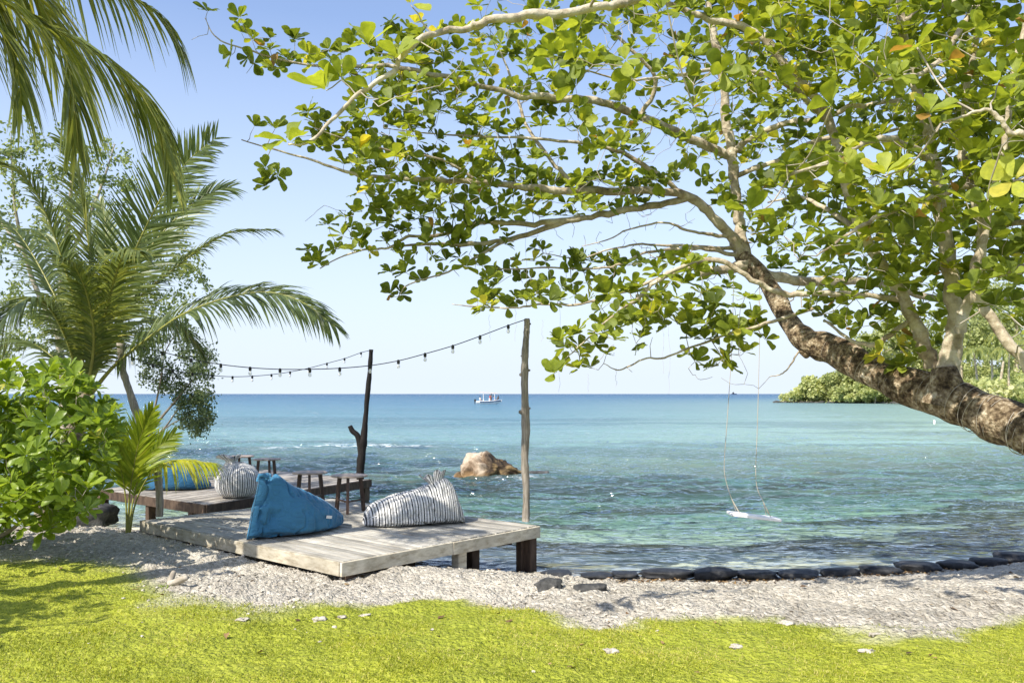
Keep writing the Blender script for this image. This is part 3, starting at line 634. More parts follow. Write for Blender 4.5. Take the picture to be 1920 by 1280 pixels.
# ------------------------------------------------------------------ beanbags
def bag_surface(A, B, secs, nu=90, nv=72, z0=0.0, seed=0, wr=.012, wfront=False):
    """loft of flat-bottomed sections: secs rows = t, half width, height, z of bottom, sideways shift, exponent"""
    A = np.array(A, float); B = np.array(B, float); d = B-A; du = unit(d); sd = np.array([-du[1], du[0], 0])
    s = np.array(secs, float); tt = np.linspace(0, 1, nu); sc = crom(s, 10); S_ = np.stack([np.interp(tt, np.maximum.accumulate(sc[:, 0]), sc[:, k]) for k in range(s.shape[1])], 1)
    th = np.linspace(0, 2*math.pi, nv, endpoint=False)
    T, TH = np.meshgrid(np.arange(nu), th, indexing='ij')
    hw, h, zb, sh, ex = (S_[:, k][:, None] for k in range(1, 6))
    c, sn = np.cos(TH), np.sin(TH)
    X = np.sign(c)*np.abs(c)**.9*hw
    up = np.maximum(sn, 0)**ex*h*.72 + h*.28; dn = h*.28*(1-np.abs(np.minimum(sn, 0))**.45)
    Z = np.where(sn >= 0, up, dn) + zb
    pos = A + d*tt[:, None, None] + sd*(X + sh)[..., None]
    pos[..., 2] = z0 + Z
    # wrinkles
    ctr = pos.mean(axis=1, keepdims=True); nrm = unit(pos-ctr)
    a1 = fbm(T/nu*3.0+seed, TH*1.2, 0, 3, seed); folds = 1-np.abs(fbm(T/nu*7.0+seed*3, TH*1.6+a1*.6, 0, 3, seed+4))
    w_ = wr*(1.2*a1 + 2.4*(smooth((folds-.72)/.28)*-1))*np.clip(h/.25, .15, 1)*(1.7 - 1.35*smooth(T/nu*2.2) if wfront else 1.0)
    pos = pos + nrm*w_[..., None]; pos[..., 2] = np.maximum(pos[..., 2], z0+.004)
    return pos, T/nu, TH
def surf_obj(name, pos, mat, root, stripe=None, capends=True):
    nu, nv = pos.shape[:2]; i, j = np.meshgrid(np.arange(nu-1), np.arange(nv), indexing='ij'); j2 = (j+1) % nv
    f = np.stack([i*nv+j, i*nv+j2, (i+1)*nv+j2, (i+1)*nv+j], -1).reshape(-1, 4)
    caps = np.array([list(range(nv)), [(nu-1)*nv+k for k in range(nv)][::-1]])
    att = {'stripe': (stripe if stripe is not None else np.zeros(pos.shape[:2])).reshape(-1)}
    o = mesh_obj(name, pos.reshape(-1, 3), [f, caps], mat, None, True, att); keep(o, root); return o
def patch(root, pos, px, py, wd, ht):    # a small sewn tag lying on the cover
    p = pos.reshape(-1, 3); d = (960+p[:, 0]/p[:, 1]*F-px)**2 + (HOR-(p[:, 2]-CAMZ)/p[:, 1]*F-py)**2 + 40*(p[:, 1]-p[:, 1].min())
    i0, j0 = np.unravel_index(int(np.argmin(d)), pos.shape[:2]); e1 = unit(pos[min(i0+2, len(pos)-1), j0]-pos[i0-2, j0]); e2 = unit(pos[i0, (j0+2) % pos.shape[1]]-pos[i0, j0-2]); e2 = unit(e2-e1*np.dot(e1, e2)); n_ = np.cross(e1, e2); n_ = n_*(-np.sign(n_[1]))
    c_ = pos[i0, j0]+n_*.012; mb_ = MB(); mb_.box(c_, wd, ht, .004, np.stack([e1, e2, n_], 1)); keep(mb_.build('care_tag', M['cloth_white'], None, False), root)
# big blue one: a tall pinched seam at the left, a low tip at the right
a_ = ((462-960)/F*9.25, 9.25); b_ = ((628-960)/F*10.4, 10.4)
rb = empty('beanbag', (a_[0]+.4, 9.8, H1), 'bright blue pyramid beanbag on the front deck', 'beanbag')
secs = [(0,.012,.71,0,0,.8),(.05,.07,.71,0,0,.8),(.15,.17,.72,0,.0,.85),(.22,.25,.70,0,.0,.85),(.3,.33,.645,0,.0,.85),(.45,.39,.555,0,0,.8),(.62,.39,.45,0,0,.75),(.78,.33,.34,.0,0,.7),(.9,.24,.24,.01,0,.7),(.97,.18,.17,.03,0,.6),(1,.13,.08,.07,0,.6)]
pos, T_, TH_ = bag_surface((*a_, 0), (*b_, 0), secs, 150, 110, H1, 3, .021, True)
zr = pos[..., 2]-H1; pos[..., 0] += .125*zr*np.clip(1-T_*2.5, 0, 1)/.7 ; pos[..., 1] += .1*zr*np.clip(1-T_*2.5, 0, 1)
surf_obj('cover', pos, M['blue'], rb)
patch(rb, pos, 616, 967, .085, .034)
m = MB(); tl = pos[3, :, :]; it = int(np.argmax(tl[:, 2])); tp = pos[2, it]; m.tube([tp+(-.03, 0, -.05), tp+(-.0, -.01, .015), tp+(.05, -.01, .022), tp+(.10, -.01, -.02)], [.015, .022, .022, .012], 10, True, .3); keep(m.build('seam_end', M['blue'], None), rb)
# striped long one
a_ = ((682-960)/F*10.35, 10.35); b_ = ((866-960)/F*10.75, 10.75)
rs = empty('beanbag', ((a_[0]+b_[0])/2, 10.55, H1), 'long striped grey and white beanbag lying on the front deck by the tall pole', 'beanbag')
secs = [(0,.10,.08,.01,0,.7),(.03,.18,.19,0,0,.7),(.12,.29,.285,0,0,.75),(.3,.37,.37,0,0,.8),(.5,.39,.415,0,0,.85),(.66,.38,.47,0,0,.9),(.78,.35,.54,0,0,1.0),(.86,.32,.53,0,0,1.0),(.93,.29,.43,0,0,.9),(.98,.24,.22,0,0,.8),(1,.16,.06,0,0,.7)]
pos, T_, TH_ = bag_surface((*a_, 0), (*b_, 0), secs, 130, 80, H1, 9, .012)
zr = np.clip((pos[..., 2]-H1)/.45, 0, 1.2)
hz = np.interp(T_, [0, .5, .78, .9, 1], [0, 0, -.0, -.03, -.09]); pos[..., 0] += hz*zr
surf_obj('cover', pos, M['stripe'], rs, T_*19 + .25*zr)
def ruffle(name, root, base, top, r0, r1, mat, n=40, seed=0, lean=(0, 0, 0), stripe=12):
    base = np.array(base); top = np.array(top); nu = 16; t = np.linspace(0, 1, nu)[:, None]; th = np.linspace(0, 2*math.pi, n, endpoint=False)[None]
    R = np.interp(t, [0, .35, .5, 1], [r0*1.3, r0*.72, r0*.62, r1]); fl = 1 + np.clip(t-.1, 0, 1)*(.30*np.sin(th*5+seed)+.2*np.sin(th*9+1.3*seed))
    ctr = base + (top-base)*t[..., None] if False else base[None, None]+ (top-base)[None, None]*t[..., None]
    ctr = ctr + np.array(lean)[None, None]*(t[..., None]**2)
    p_ = ctr + np.stack([np.cos(th)*R*fl, np.sin(th)*R*fl*.8, .035*np.sin(th*3+seed)*np.clip(t-.6, 0, 1)*2+0*R], -1)
    st = np.broadcast_to(th/(2*math.pi)*stripe, p_.shape[:2])
    return surf_obj(name, p_, mat, root, st)
b0 = P(818, 912, 10.62); t0 = P(821, 884, 10.62)
ruffle('tied_neck', rs, b0-(0, 0, .06), t0, .085, .06, M['stripe'], seed=2, lean=(.02, 0, 0), stripe=7)
ruffle('tied_neck', rs, b0-(0.02, 0, .03), P(803, 893, 10.6), .05, .07, M['stripe'], seed=4, lean=(-.03, 0, 0), stripe=5)
patch(rs, pos, 703, 968, .09, .016)
# rear blue one
rb2 = empty('beanbag', (-6.1, 15.3, H2), 'darker blue beanbag on the rear deck behind the young palm', 'beanbag')
secs = [(0,.015,.66,0,0,.8),(.1,.12,.64,0,0,.85),(.3,.30,.54,0,.0,.9),(.5,.38,.46,0,0,.9),(.7,.38,.36,0,0,.85),(.85,.30,.25,0,0,.8),(.95,.22,.14,.02,0,.75),(1,.16,.04,.04,0,.6)]
pos, T_, TH_ = bag_surface(((262-960)/F*15.0, 15.0, 0), ((396-960)/F*15.4, 15.4, 0), secs, 90, 70, H2, 5, .012, True)
pos[..., 0] += .22*(pos[..., 2]-H2)*np.clip(1-T_*2.5, 0, 1)/.7
surf_obj('cover', pos, M['blue2'], rb2)
# rear striped round one
Yb = 13.95; cx_ = (445-960)/F*Yb; rs2 = empty('beanbag', (cx_, Yb, H2), 'round striped beanbag with a tied top on the rear deck', 'beanbag')
nu, nv = 60, 96; t = np.linspace(0, 1, nu)[:, None]; th = np.linspace(0, 2*math.pi, nv, endpoint=False)[None]
R = np.interp(t, [0, .03, .12, .3, .5, .7, .85, .95, 1], [.02, .17, .29, .355, .365, .33, .25, .13, .09]); Zb = np.interp(t, [0, .03, .12, .3, .5, .7, .85, .95, 1], [.002, .004, .05, .17, .30, .42, .51, .56, .585])
sm = lambda a: np.convolve(np.pad(a[:, 0], 3, 'edge'), np.ones(7)/7, 'valid')[:, None]
R = sm(R); Zb = sm(Zb); Zb[0] = .003
pl = 1 + .035*np.sin(th*11+2*np.sin(th*2))*np.clip((t-.45)*2, 0, 1) + .03*fbm(th*2.0+0*t, t*3+0*th, 0, 3, 8)
pos = np.stack([cx_+np.cos(th)*R*pl + .05*(.5-t)*0, Yb+np.sin(th)*R*pl, H2+Zb+0*th], -1)
surf_obj('cover', pos, M['stripe'], rs2, np.broadcast_to(th/(2*math.pi)*29, pos.shape[:2]))
ruffle('tied_neck', rs2, (cx_-.06, Yb-.02, H2+.52), (cx_-.12, Yb-.04, H2+.70), .13, .17, M['stripe'], seed=1, stripe=16, lean=(-.03, 0, -.02))

# ------------------------------------------------------------------ leaves
def leaf_template(kind):
    if kind == 'obovate':
        t = np.array([0, .12, .3, .5, .7, .86, .96, 1]); w = np.array([.05, .14, .28, .41, .5, .46, .29, .04])*.62; fold = .13; droop = .22
    elif kind == 'shrub':
        t = np.array([0, .15, .35, .55, .75, .9, 1]); w = np.array([.04, .10, .20, .30, .34, .25, .04])*.62; fold = .14; droop = .25
    else:
        t = np.array([0, .5, 1]); w = np.array([.05, .30, .03]); fold = .1; droop = .1
    n = len(t); v = []
    for i in range(n):
        z = -droop*t[i]**2 + .03*math.sin(t[i]*9)
        for s in (-1, 0, 1): v.append((t[i], s*w[i], z + abs(s)*fold*w[i]*2))
    f = []
    for i in range(n-1):
        a = i*3; f += [(a, a+3, a+4, a+1), (a+1, a+4, a+5, a+2)]
    return np.array(v), np.array(f)
def leaves(pos, xd, nd, size, kind, tint, wfac=1.0):
    """one mesh block of leaves: base, direction, normal, size"""
    T, Fc = leaf_template(kind); n = len(pos)
    xd = unit(xd); yd = unit(np.cross(nd, xd)); zd = np.cross(xd, yd)
    T = T[None].repeat(n, 0); T = T*np.stack([np.ones(n), np.ones(n)*wfac, RNG.uniform(.3, 1.7, n)], 1)[:, None]
    v = pos[:, None] + size[:, None, None]*(T[..., :1]*xd[:, None] + T[..., 1:2]*yd[:, None] + T[..., 2:]*zd[:, None])
    nv = T.shape[1]; f = (Fc[None] + (np.arange(n)*nv)[:, None, None]).reshape(-1, 4)
    return v.reshape(-1, 3), f, np.repeat(tint, nv)
def rosettes(pos, axis, nleaf, size, kind, tint_mu, tint_sd, elev=(5, 60), petiole=.02, seed=0):
    r = np.random.default_rng(seed); n = len(pos); axis = unit(axis)
    cnt = r.integers(nleaf[0], nleaf[1]+1, n); idx = np.repeat(np.arange(n), cnt); N = len(idx)
    k = np.concatenate([np.arange(c_) for c_ in cnt])
    ref = np.where(np.abs(axis[:, 2:]) < .9, np.array([[0, 0, 1.]]), np.array([[1., 0, 0]])); u = unit(np.cross(axis, ref)); w_ = np.cross(axis, u)
    az_ = k*2.4 + r.normal(0, .3, N) + r.uniform(0, 6, n)[idx]; el = np.radians(r.uniform(*elev, N))
    rad = np.cos(az_)[:, None]*u[idx] + np.sin(az_)[:, None]*w_[idx]
    xd = np.cos(el)[:, None]*rad + np.sin(el)[:, None]*axis[idx]; nd = -np.sin(el)[:, None]*rad + np.cos(el)[:, None]*axis[idx]
    nd = nd + r.normal(0, .25, (N, 3)); sz = r.uniform(*size, N)*(.75+.25*r.random(n)[idx]*1.3)
    t = np.clip(tint_mu + tint_sd*r.normal(size=N)*.6 + tint_sd*r.normal(size=n)[idx]*.8, 0, .93)
    t = np.where(r.random(N) < .008, 1.0, t)
    return leaves(pos[idx] + xd*petiole, xd, nd, sz, kind, t, 1.0)
LITTER()
# ------------------------------------------------------------------ growing twigs from a skeleton to leaf targets
class Skel:
    def __init__(s): s.p = []; s.r = []; s.br = []
    def add(s, rows, n=6, name='limb'):
        c = crom(rows, n); s.br.append((name, c)); return c
    def nodes(s): return np.concatenate([c for _, c in s.br])
def grow(nodes, targets, seg=.12, sag=.12, rmin=.0035, mxr=.012, seed=0, jit=.03, wz=1.0):
    r = np.random.default_rng(seed); NP = nodes[:, :3].copy(); NR = nodes[:, 3].copy()
    d0 = np.array([np.min(np.sum((NP-t)**2, 1)) for t in targets]); order = np.argsort(d0)
    twigs = []; axes = np.zeros_like(targets); cap = len(NP)+len(targets)*14
    P_ = np.zeros((cap, 3)); R_ = np.zeros(cap); P_[:len(NP)] = NP; R_[:len(NP)] = NR; n = len(NP)
    for o in order:
        t = targets[o]; dd = P_[:n]-t; q = dd[:, 0]**2 + dd[:, 1]**2 + (dd[:, 2]*wz)**2
        i = int(np.argmin(q)); a = P_[i]; L = np.linalg.norm(t-a)
        m = max(3, min(12, int(L/seg)+2)); s_ = np.linspace(0, 1, m)[:, None]
        side = r.normal(size=3)*L*.10; ctrl = a + (t-a)*.55 + side - np.array([0, 0, sag*L])
        c = (1-s_)**2*a + 2*s_*(1-s_)*ctrl + s_**2*t
        c[1:-1] += r.normal(size=(m-2, 3))*min(jit, L*.06)
        r0 = min(R_[i]*.75, rmin + mxr*min(L, 1.4)); r0 = max(r0, rmin)
        rr = np.linspace(r0, rmin*.8, m); twigs.append((c, rr))
        axes[o] = c[-1]-c[-2]; k = m-1; P_[n:n+k] = c[1:]; R_[n:n+k] = rr[1:]; n += k
    return twigs, unit(axes)
def inpoly(x, y, poly):
    p = np.array(poly, float); n = len(p); ins = np.zeros(len(x), bool); j = n-1
    for i in range(n):
        c = ((p[i, 1] > y) != (p[j, 1] > y)) & (x < (p[j, 0]-p[i, 0])*(y-p[i, 1])/(p[j, 1]-p[i, 1]+1e-12)+p[i, 0]); ins ^= c; j = i
    return ins
def targets_in(nodes, poly, n, dsd, rng, mind=0, off=0, reach=1e9):
    """leaf positions through the crown's volume, as deep as the limbs there are"""
    p = np.array(poly); npx = 960 + nodes[:, 0]/nodes[:, 1]*F; npy = HOR - (nodes[:, 2]-CAMZ)/nodes[:, 1]*F
    out = []; got = []
    tries = 0
    while len(out) < n and tries < n*12:
        tries += 1
        x = rng.uniform(p[:, 0].min(), p[:, 0].max()); y = rng.uniform(p[:, 1].min(), p[:, 1].max())
        if not inpoly(np.array([x]), np.array([y]), poly)[0]: continue
        if mind and got and min((x-a)**2+(y-b)**2 for a, b in got[-400:]) < (mind*rng.random()**.5)**2: continue
        d = (npx-x)**2 + (npy-y)**2; near = np.argpartition(d, 5)[:5]; k = rng.choice(near)
        if math.sqrt(d.min()) > reach: continue
        Y = nodes[k, 1] + rng.normal()*dsd + off; Y = max(Y, 3.8)
        out.append(P(x, y, Y)); got.append((x, y))
    return np.array(out)

# ------------------------------------------------------------------ the leaning sea almond tree
sk = Skel()
def B(*rows): return [PR(*r_) for r_ in rows]
trunk = [(5.15, 6.1, .25, .42), (4.95, 6.15, .75, .29), (*P(2080, 868, 6.7), .24)] + B((1990,832,6.95,.215),(1885,792,7.4,.197),(1790,752,7.85,.19),(1700,722,8.3,.172),(1625,690,8.7,.158),(1560,655,9.1,.15),(1508,636,9.4,.138),(1476,598,9.75,.112),(1452,552,10.0,.105),(1424,512,10.2,.105),(1392,482,10.4,.098),(1384,470,10.4,.06))
ct = sk.add(trunk, 8, 'trunk')
limbs = [
 B((1395,485,10.4,.08),(1372,445,10.4,.07),(1338,404,10.3,.062),(1295,370,10.2,.058),(1230,358,10,.052),(1100,358,9.8,.047),(1000,352,9.6,.04),(900,343,9.4,.033),(800,336,9.2,.028),(730,333,9.1,.024),(660,325,9,.018),(600,305,8.9,.013),(530,285,8.8,.010),(452,262,8.7,.006)),
 B((1290,372,10.2,.045),(1200,390,10.1,.044),(1130,402,10,.040),(1073,413,9.9,.034),(957,448,9.8,.03),(873,458,9.7,.022),(807,458,9.6,.017),(745,462,9.5,.012)),
 B((1090,410,9.9,.04),(1000,420,9.8,.032),(890,418,9.7,.025),(823,440,9.6,.021),(767,443,9.5,.018),(727,465,9.5,.015),(683,468,9.4,.011),(633,485,9.4,.008),(600,503,9.3,.006)),
 B((957,448,9.8,.024),(907,473,9.7,.018),(840,510,9.7,.012),(767,533,9.6,.008),(747,556,9.6,.005)),
 B((1400,490,10.4,.085),(1388,430,10.5,.074),(1385,400,10.5,.07),(1376,345,10.5,.066),(1370,290,10.5,.066),(1362,220,10.5,.058),(1352,130,10.5,.05),(1335,50,10.5,.042),(1325,-60,10.5,.03)),
 B((1372,295,10.5,.06),(1296,262,10.3,.055),(1196,215,10,.05),(1118,191,9.8,.045),(1034,183,9.6,.040),(978,180,9.5,.035),(911,165,9.4,.03),(810,138,9.2,.026),(726,124,9.1,.022),(629,126,9,.017),(555,119,8.9,.013),(474,97,8.8,.010),(407,72,8.7,.007),(384,34,8.7,.004)),
 B((1560,-160,5.6,.06),(1380,-70,5.5,.05),(1202,-5,5.5,.036),(1135,12,5.4,.033),(1017,28,5.3,.03),(921,36,5.2,.026),(877,55,5.2,.022),(820,62,5.1,.02),(766,94,5,.017),(736,134,5,.015),(676,173,4.9,.013),(629,218,4.9,.011),(582,265,4.8,.009),(541,272,4.8,.006)),
 B((1745,690,8.1,.10),(1730,640,8.1,.085),(1713,594,8.1,.078),(1676,525,8.1,.07),(1615,436,8.1,.066),(1583,330,8.1,.06),(1555,228,8.1,.056),(1521,175,8,.054),(1447,91,7.9,.05),(1404,54,7.9,.046),(1316,33,7.8,.04),(1249,3,7.7,.034),(1180,-40,7.6,.02)),
 B((1770,735,7.95,.16),(1778,690,7.95,.125),(1788,640,7.9,.11),(1790,582,7.9,.10),(1780,493,7.9,.088),(1766,400,7.9,.078),(1754,320,7.9,.07),(1740,250,7.9,.062),(1722,180,7.9,.058),(1700,90,7.9,.052),(1684,0,7.9,.046),(1670,-120,7.9,.03)),
 B((1800,620,7.6,.065),(1815,570,7.6,.062),(1835,500,7.5,.058),(1842,430,7.5,.054),(1822,350,7.5,.05),(1802,270,7.5,.045),(1812,180,7.5,.04),(1830,60,7.5,.035),(1850,-80,7.5,.02)),
 B((2080,860,6.6,.09),(2000,790,6.7,.075),(1935,705,6.8,.065),(1880,625,6.9,.06),(1838,560,7,.055),(1832,500,7.0,.05),(1850,420,7,.045),(1870,330,7,.04),(1888,230,7,.032),(1905,120,7,.025),(1940,-40,7,.016)),
 B((1435,515,10.3,.07),(1500,527,10.5,.06),(1600,527,10.7,.055),(1680,540,10.9,.05),(1780,565,11,.045),(1920,560,11.2,.035),(2050,540,11.2,.02)),
 B((1408,498,10.3,.08),(1370,503,10.2,.062),(1335,508,10.1,.055),(1312,510,10.0,.05)),
 B((1690,565,8.15,.04),(1640,555,8.1,.035),(1603,553,8.1,.033),(1542,549,8.1,.03),(1473,551,8.1,.028),(1420,528,8.1,.026),(1346,488,8.1,.026),(1286,497,8.1,.024),(1227,530,8.1,.022),(1191,562,8.1,.018),(1138,601,8.1,.012),(1085,650,8.1,.007),(1045,685,8.1,.004)),
 B((1530,575,8.4,.02),(1435,607,8.3,.016),(1375,622,8.3,.014),(1301,649,8.2,.012),(1239,672,8.2,.010),(1212,671,8.2,.009),(1162,693,8.2,.007),(1132,681,8.2,.004)),
 B((1372,447,10.38,.03),(1330,440,10.25,.022),(1286,432,10.2,.018),(1248,417,10.1,.014),(1182,429,10.1,.011),(1138,450,10,.008),(1090,462,10,.005)),
 B((1384,465,10.4,.03),(1330,464,10.25,.022),(1242,459,10.1,.015),(1197,459,10.1,.013),(1138,469,10,.011),(1087,485,10,.008),(1019,475,9.9,.005)),
 B((1390,480,10.38,.03),(1340,470,10.25,.024),(1295,465,10.1,.02),(1212,473,10,.017),(1167,494,10,.015),(1123,503,10,.013),(1028,502,9.9,.011),(960,505,9.8,.009),(917,503,9.8,.005)),
 B((1300,500,8.6,.02),(1180,543,8.6,.017),(1090,570,8.7,.014),(1013,570,8.8,.012),(967,577,8.8,.010),(893,575,8.9,.008),(847,570,8.9,.004)),
 B((1376,285,10.5,.05),(1400,265,10.4,.045),(1464,235,10.2,.04),(1531,225,10,.036),(1598,202,9.8,.032),(1690,185,9.6,.025),(1790,130,9.5,.015)),
 B((1385,330,10.5,.035),(1460,300,10.3,.032),(1540,262,10.1,.028),(1640,250,9.9,.022),(1740,230,9.6,.014)),
 B((1690,40,7.9,.03),(1740,18,7.8,.025),(1793,0,7.7,.022),(1900,-60,7.6,.012)),
 B((2060,300,4.9,.03),(1960,262,4.9,.024),(1920,250,4.9,.02),(1897,252,4.9,.018),(1877,228,4.9,.016),(1850,207,4.9,.012),(1800,220,4.9,.008),(1765,230,4.9,.005)),
 B((1555,228,8.1,.03),(1480,160,7.6,.025),(1380,130,7.2,.02),(1280,140,6.9,.015),(1180,150,6.6,.01),(1090,130,6.4,.005)),
 B((1202,218,10,.03),(1230,150,9.8,.025),(1170,80,9.6,.02),(1100,20,9.4,.012),(1060,-40,9.3,.006)),
 B((1100,358,9.8,.03),(1040,310,9.9,.025),(985,230,10,.02),(960,150,10.1,.015),(930,80,10.2,.008)),
 B((1280,372,10.2,.035),(1240,330,10.0,.03),(1150,280,9.8,.024),(1030,262,9.5,.018),(900,255,9.3,.012),(800,250,9.1,.008),(720,240,9,.005)),
 B((900,343,9.4,.02),(830,300,9.2,.015),(740,285,9,.012),(650,262,8.8,.008),(590,240,8.7,.005)),
 B((1752,310,7.9,.04),(1700,270,7.4,.034),(1640,260,7,.026),(1560,300,6.6,.018),(1480,330,6.3,.01)),
 B((1842,430,7.5,.035),(1900,420,7.3,.03),(1990,400,7.1,.02)),
 B((1785,540,7.9,.04),(1840,520,7.8,.035),(1920,500,7.6,.03),(2010,470,7.4,.02)),
 B((1713,594,8.1,.035),(1650,640,8.3,.028),(1600,640,8.5,.02),(1545,600,8.8,.012)),
 B((1820,350,7.5,.035),(1740,370,7.1,.03),(1660,400,6.8,.022),(1590,440,6.6,.014),(1530,480,6.4,.006)),
 B((1615,436,8.1,.03),(1560,400,8.5,.025),(1500,370,8.9,.018),(1440,380,9.2,.01)),
 B((1850,-60,7.5,.03),(1800,60,7.0,.025),(1740,130,6.6,.02),(1650,150,6.2,.012)),
 B((1500,655,9.38,.012),(1478,690,9.3,.009),(1462,702,9.3,.007),(1443,706,9.3,.005)),
]
for b in limbs: sk.add([(q[0], q[1], q[2], q[3]*(.76 if q[3] > .03 and q[1] < 8.6 else .95)) for q in b], 7)
nod = sk.nodes(); rg = np.random.default_rng(21)
T1 = []
def area(poly, n, dsd=.45, mind=26, off=0, reach=1e9): T1.append(targets_in(nod[nod[:, 1] > 6.2], poly, n, dsd, rg, mind, off, reach))
area([(700,90),(880,0),(1300,-40),(1930,-60),(1990,250),(1980,560),(1800,590),(1640,470),(1480,480),(1380,420),(1300,330),(1200,345),(1000,345),(820,320),(700,290),(640,240)], 900, .55, 22)
area([(640,240),(800,300),(1000,330),(1280,330),(1200,390),(1040,410),(880,440),(760,445),(700,400),(660,350)], 150, .4, 26)
area([(1300,-60),(1960,-60),(1960,600),(1640,560),(1500,420),(1400,330)], 290, .5, 24, off=.8)
area([(1380,420),(1480,480),(1640,470),(1800,600),(1700,700),(1600,640),(1520,590),(1470,520)], 80, .4, 28)
area([(1840,560),(1960,560),(1960,640),(1860,620)], 8)
area([(980,480),(1300,480),(1400,540),(1430,620),(1300,640),(1200,600),(1080,570),(880,560),(930,500)], 105, .3, 24)
area([(1040,640),(1130,600),(1200,590),(1230,620),(1130,690),(1035,700)], 22, .2, 20)
area([(1260,600),(1420,600),(1440,640),(1380,690),(1290,690)], 20, .2, 30)
area([(740,440),(960,440),(1050,470),(940,490),(850,520),(760,545),(720,500)], 26, .2, 30)
area([(600,400),(720,390),(740,450),(680,480),(620,470)], 16, .2, 26)
area([(440,235),(560,260),(660,330),(700,290),(640,230),(580,200),(560,240)], 17, .2, 30)
area([(500,290),(530,290),(530,350),(490,350)], 4, .1, 10)
area([(380,0),(500,40),(640,100),(620,150),(500,140),(420,110)], 20, .2, 34)
area([(640,60),(800,30),(820,250),(700,230),(640,180)], 30, .3, 34)
area([(560,460),(610,480),(600,510),(560,480)], 4, .1, 14)
area([(725,540),(760,540),(760,560),(725,558)], 2, .1, 5)
area([(850,560),(1000,560),(1000,585),(870,590)], 7, .1, 22)
area([(900,-300),(2000,-320),(2000,-40),(1000,-30)], 180, .9, 40)
tg = np.concatenate(T1)
tw, ax = grow(nod, tg, .13, .12, .0035, .011, 5, .03)
# bare twigs over the open sky
bare = np.concatenate([targets_in(nod, [(1050,400),(1290,400),(1280,490),(1000,500)], 46, .15, rg, 14), targets_in(nod, [(1100,600),(1400,620),(1380,730),(1180,700)], 10, .15, rg, 20),
    targets_in(nod, [(700,300),(1700,300),(1650,560),(1200,560),(800,520)], 110, .35, rg, 20), targets_in(nod, [(560,80),(1900,0),(1900,400),(700,330)], 120, .4, rg, 20),
    np.array([P(359,75,8.8), P(462,138,8.8), P(572,415,9.4), P(608,385,9.4), P(648,395,9.4), P(1395,720,9.6), P(1352,708,9.6), P(1398,640,9.6)])])
tb, _ = grow(np.concatenate([nod] + [np.hstack([c, r_[:, None]]) for c, r_ in tw[::2]]), bare, .10, .10, .003, .009, 6, .04)
tree = empty('sea_almond_tree', (5.15, 6.1, .2), 'large leaning sea almond tree with a crooked trunk reaching over the water from the right', 'tree')
mb = MB(); mb.tube(ct[:, :3], ct[:, 3]*(1+.09*vnoise(np.arange(len(ct))*.33, 0*np.arange(len(ct)), 0, 2)), 40, True, .13, 0, 4)
# old branch collar under the fork, and lumps along the bark
mb.tube([P(1762,760,7.9), P(1772,720,7.88), P(1768,690,7.9)], [.15, .15, .105], 24, True, .2, 0, 7)
mb.tube([P(1512,640,9.4), P(1510,660,9.35), P(1513,668,9.3)], [.13, .07, .03], 14, True, .25, 0, 8)
keep(mb.build('trunk', M['trunk'], None), tree)
mb = MB()
for k, (nm, c) in enumerate(sk.br[1:]):
    kk = np.arange(len(c)); wob = np.stack([vnoise(kk*.7, kk*0., 0, 200+k), vnoise(kk*.7, kk*0.+5, 0, 300+k), vnoise(kk*.7, kk*0.+9, 0, 400+k)], 1)*np.minimum(.016, c[:, 3:]*.6)
    big = c[0, 3] > .03
    mb.tube(c[:, :3]+wob, c[:, 3]*(1+.10*vnoise(kk*.6, kk*0., 0, 90+k)), 14 if big else 7, True, .10 if big else 0, 0, k)
keep(mb.build('branch', M['limb'], None), tree)
mb = MB()
for c, r_ in tw + tb: mb.tube(c, r_*.95, 5, False)
keep(mb.build('twig', M['twig'], None), tree)
axu = unit(ax*.55 + np.array([0, 0, .75]) + rg.normal(size=ax.shape)*.22)
mb = MB()
v, f, t = rosettes(tg, axu, (6, 10), (.09, .165), 'obovate', .40, .22, (5, 66), .012, 3); mb.add(v, f, t)
# big close sprays on the near branches
near = np.array([P(541,268,4.8), P(690,85,5.0), P(745,110,4.95), P(640,150,4.9), P(612,170,4.95), P(770,10,5.1), P(1040,62,5.3), P(1240,20,5.4), P(1870,160,5), P(1740,215,4.9), P(1900,340,5.1), P(1660,330,5.3), P(1405,400,6.0), P(1300,200,5.8), P(1720,90,5.3), P(1560,200,5.6)])
tn, an = grow(nod, near[:9], .1, .1, .004, .01, 9)
v, f, t = rosettes(near, unit(np.array([[0, -.15, .8]]) + rg.normal(size=near.shape)*.35), (5, 7), (.14, .20), 'obovate', .58, .12, (0, 60), .02, 8); mb.add(v, f, t)
keep(mb.build('crown', M['almond_leaf'], None), tree)
mb = MB()
for q in near[9:]:
    i = int(np.argmin(np.sum((nod[:, :3]-q)**2, 1))); a = nod[i, :3]; tn.append((crom([a, a+(q-a)*.5-(0, 0, .08), q], 4), .006))
for c, r_ in tn:
    mb = MB(); mb.tube(c, r_, 5, False); keep(mb.build('spray_stem', M['twig'], None), tree)
mb = MB(); rv = np.random.default_rng(8)      # thin creeper stems round the trunk
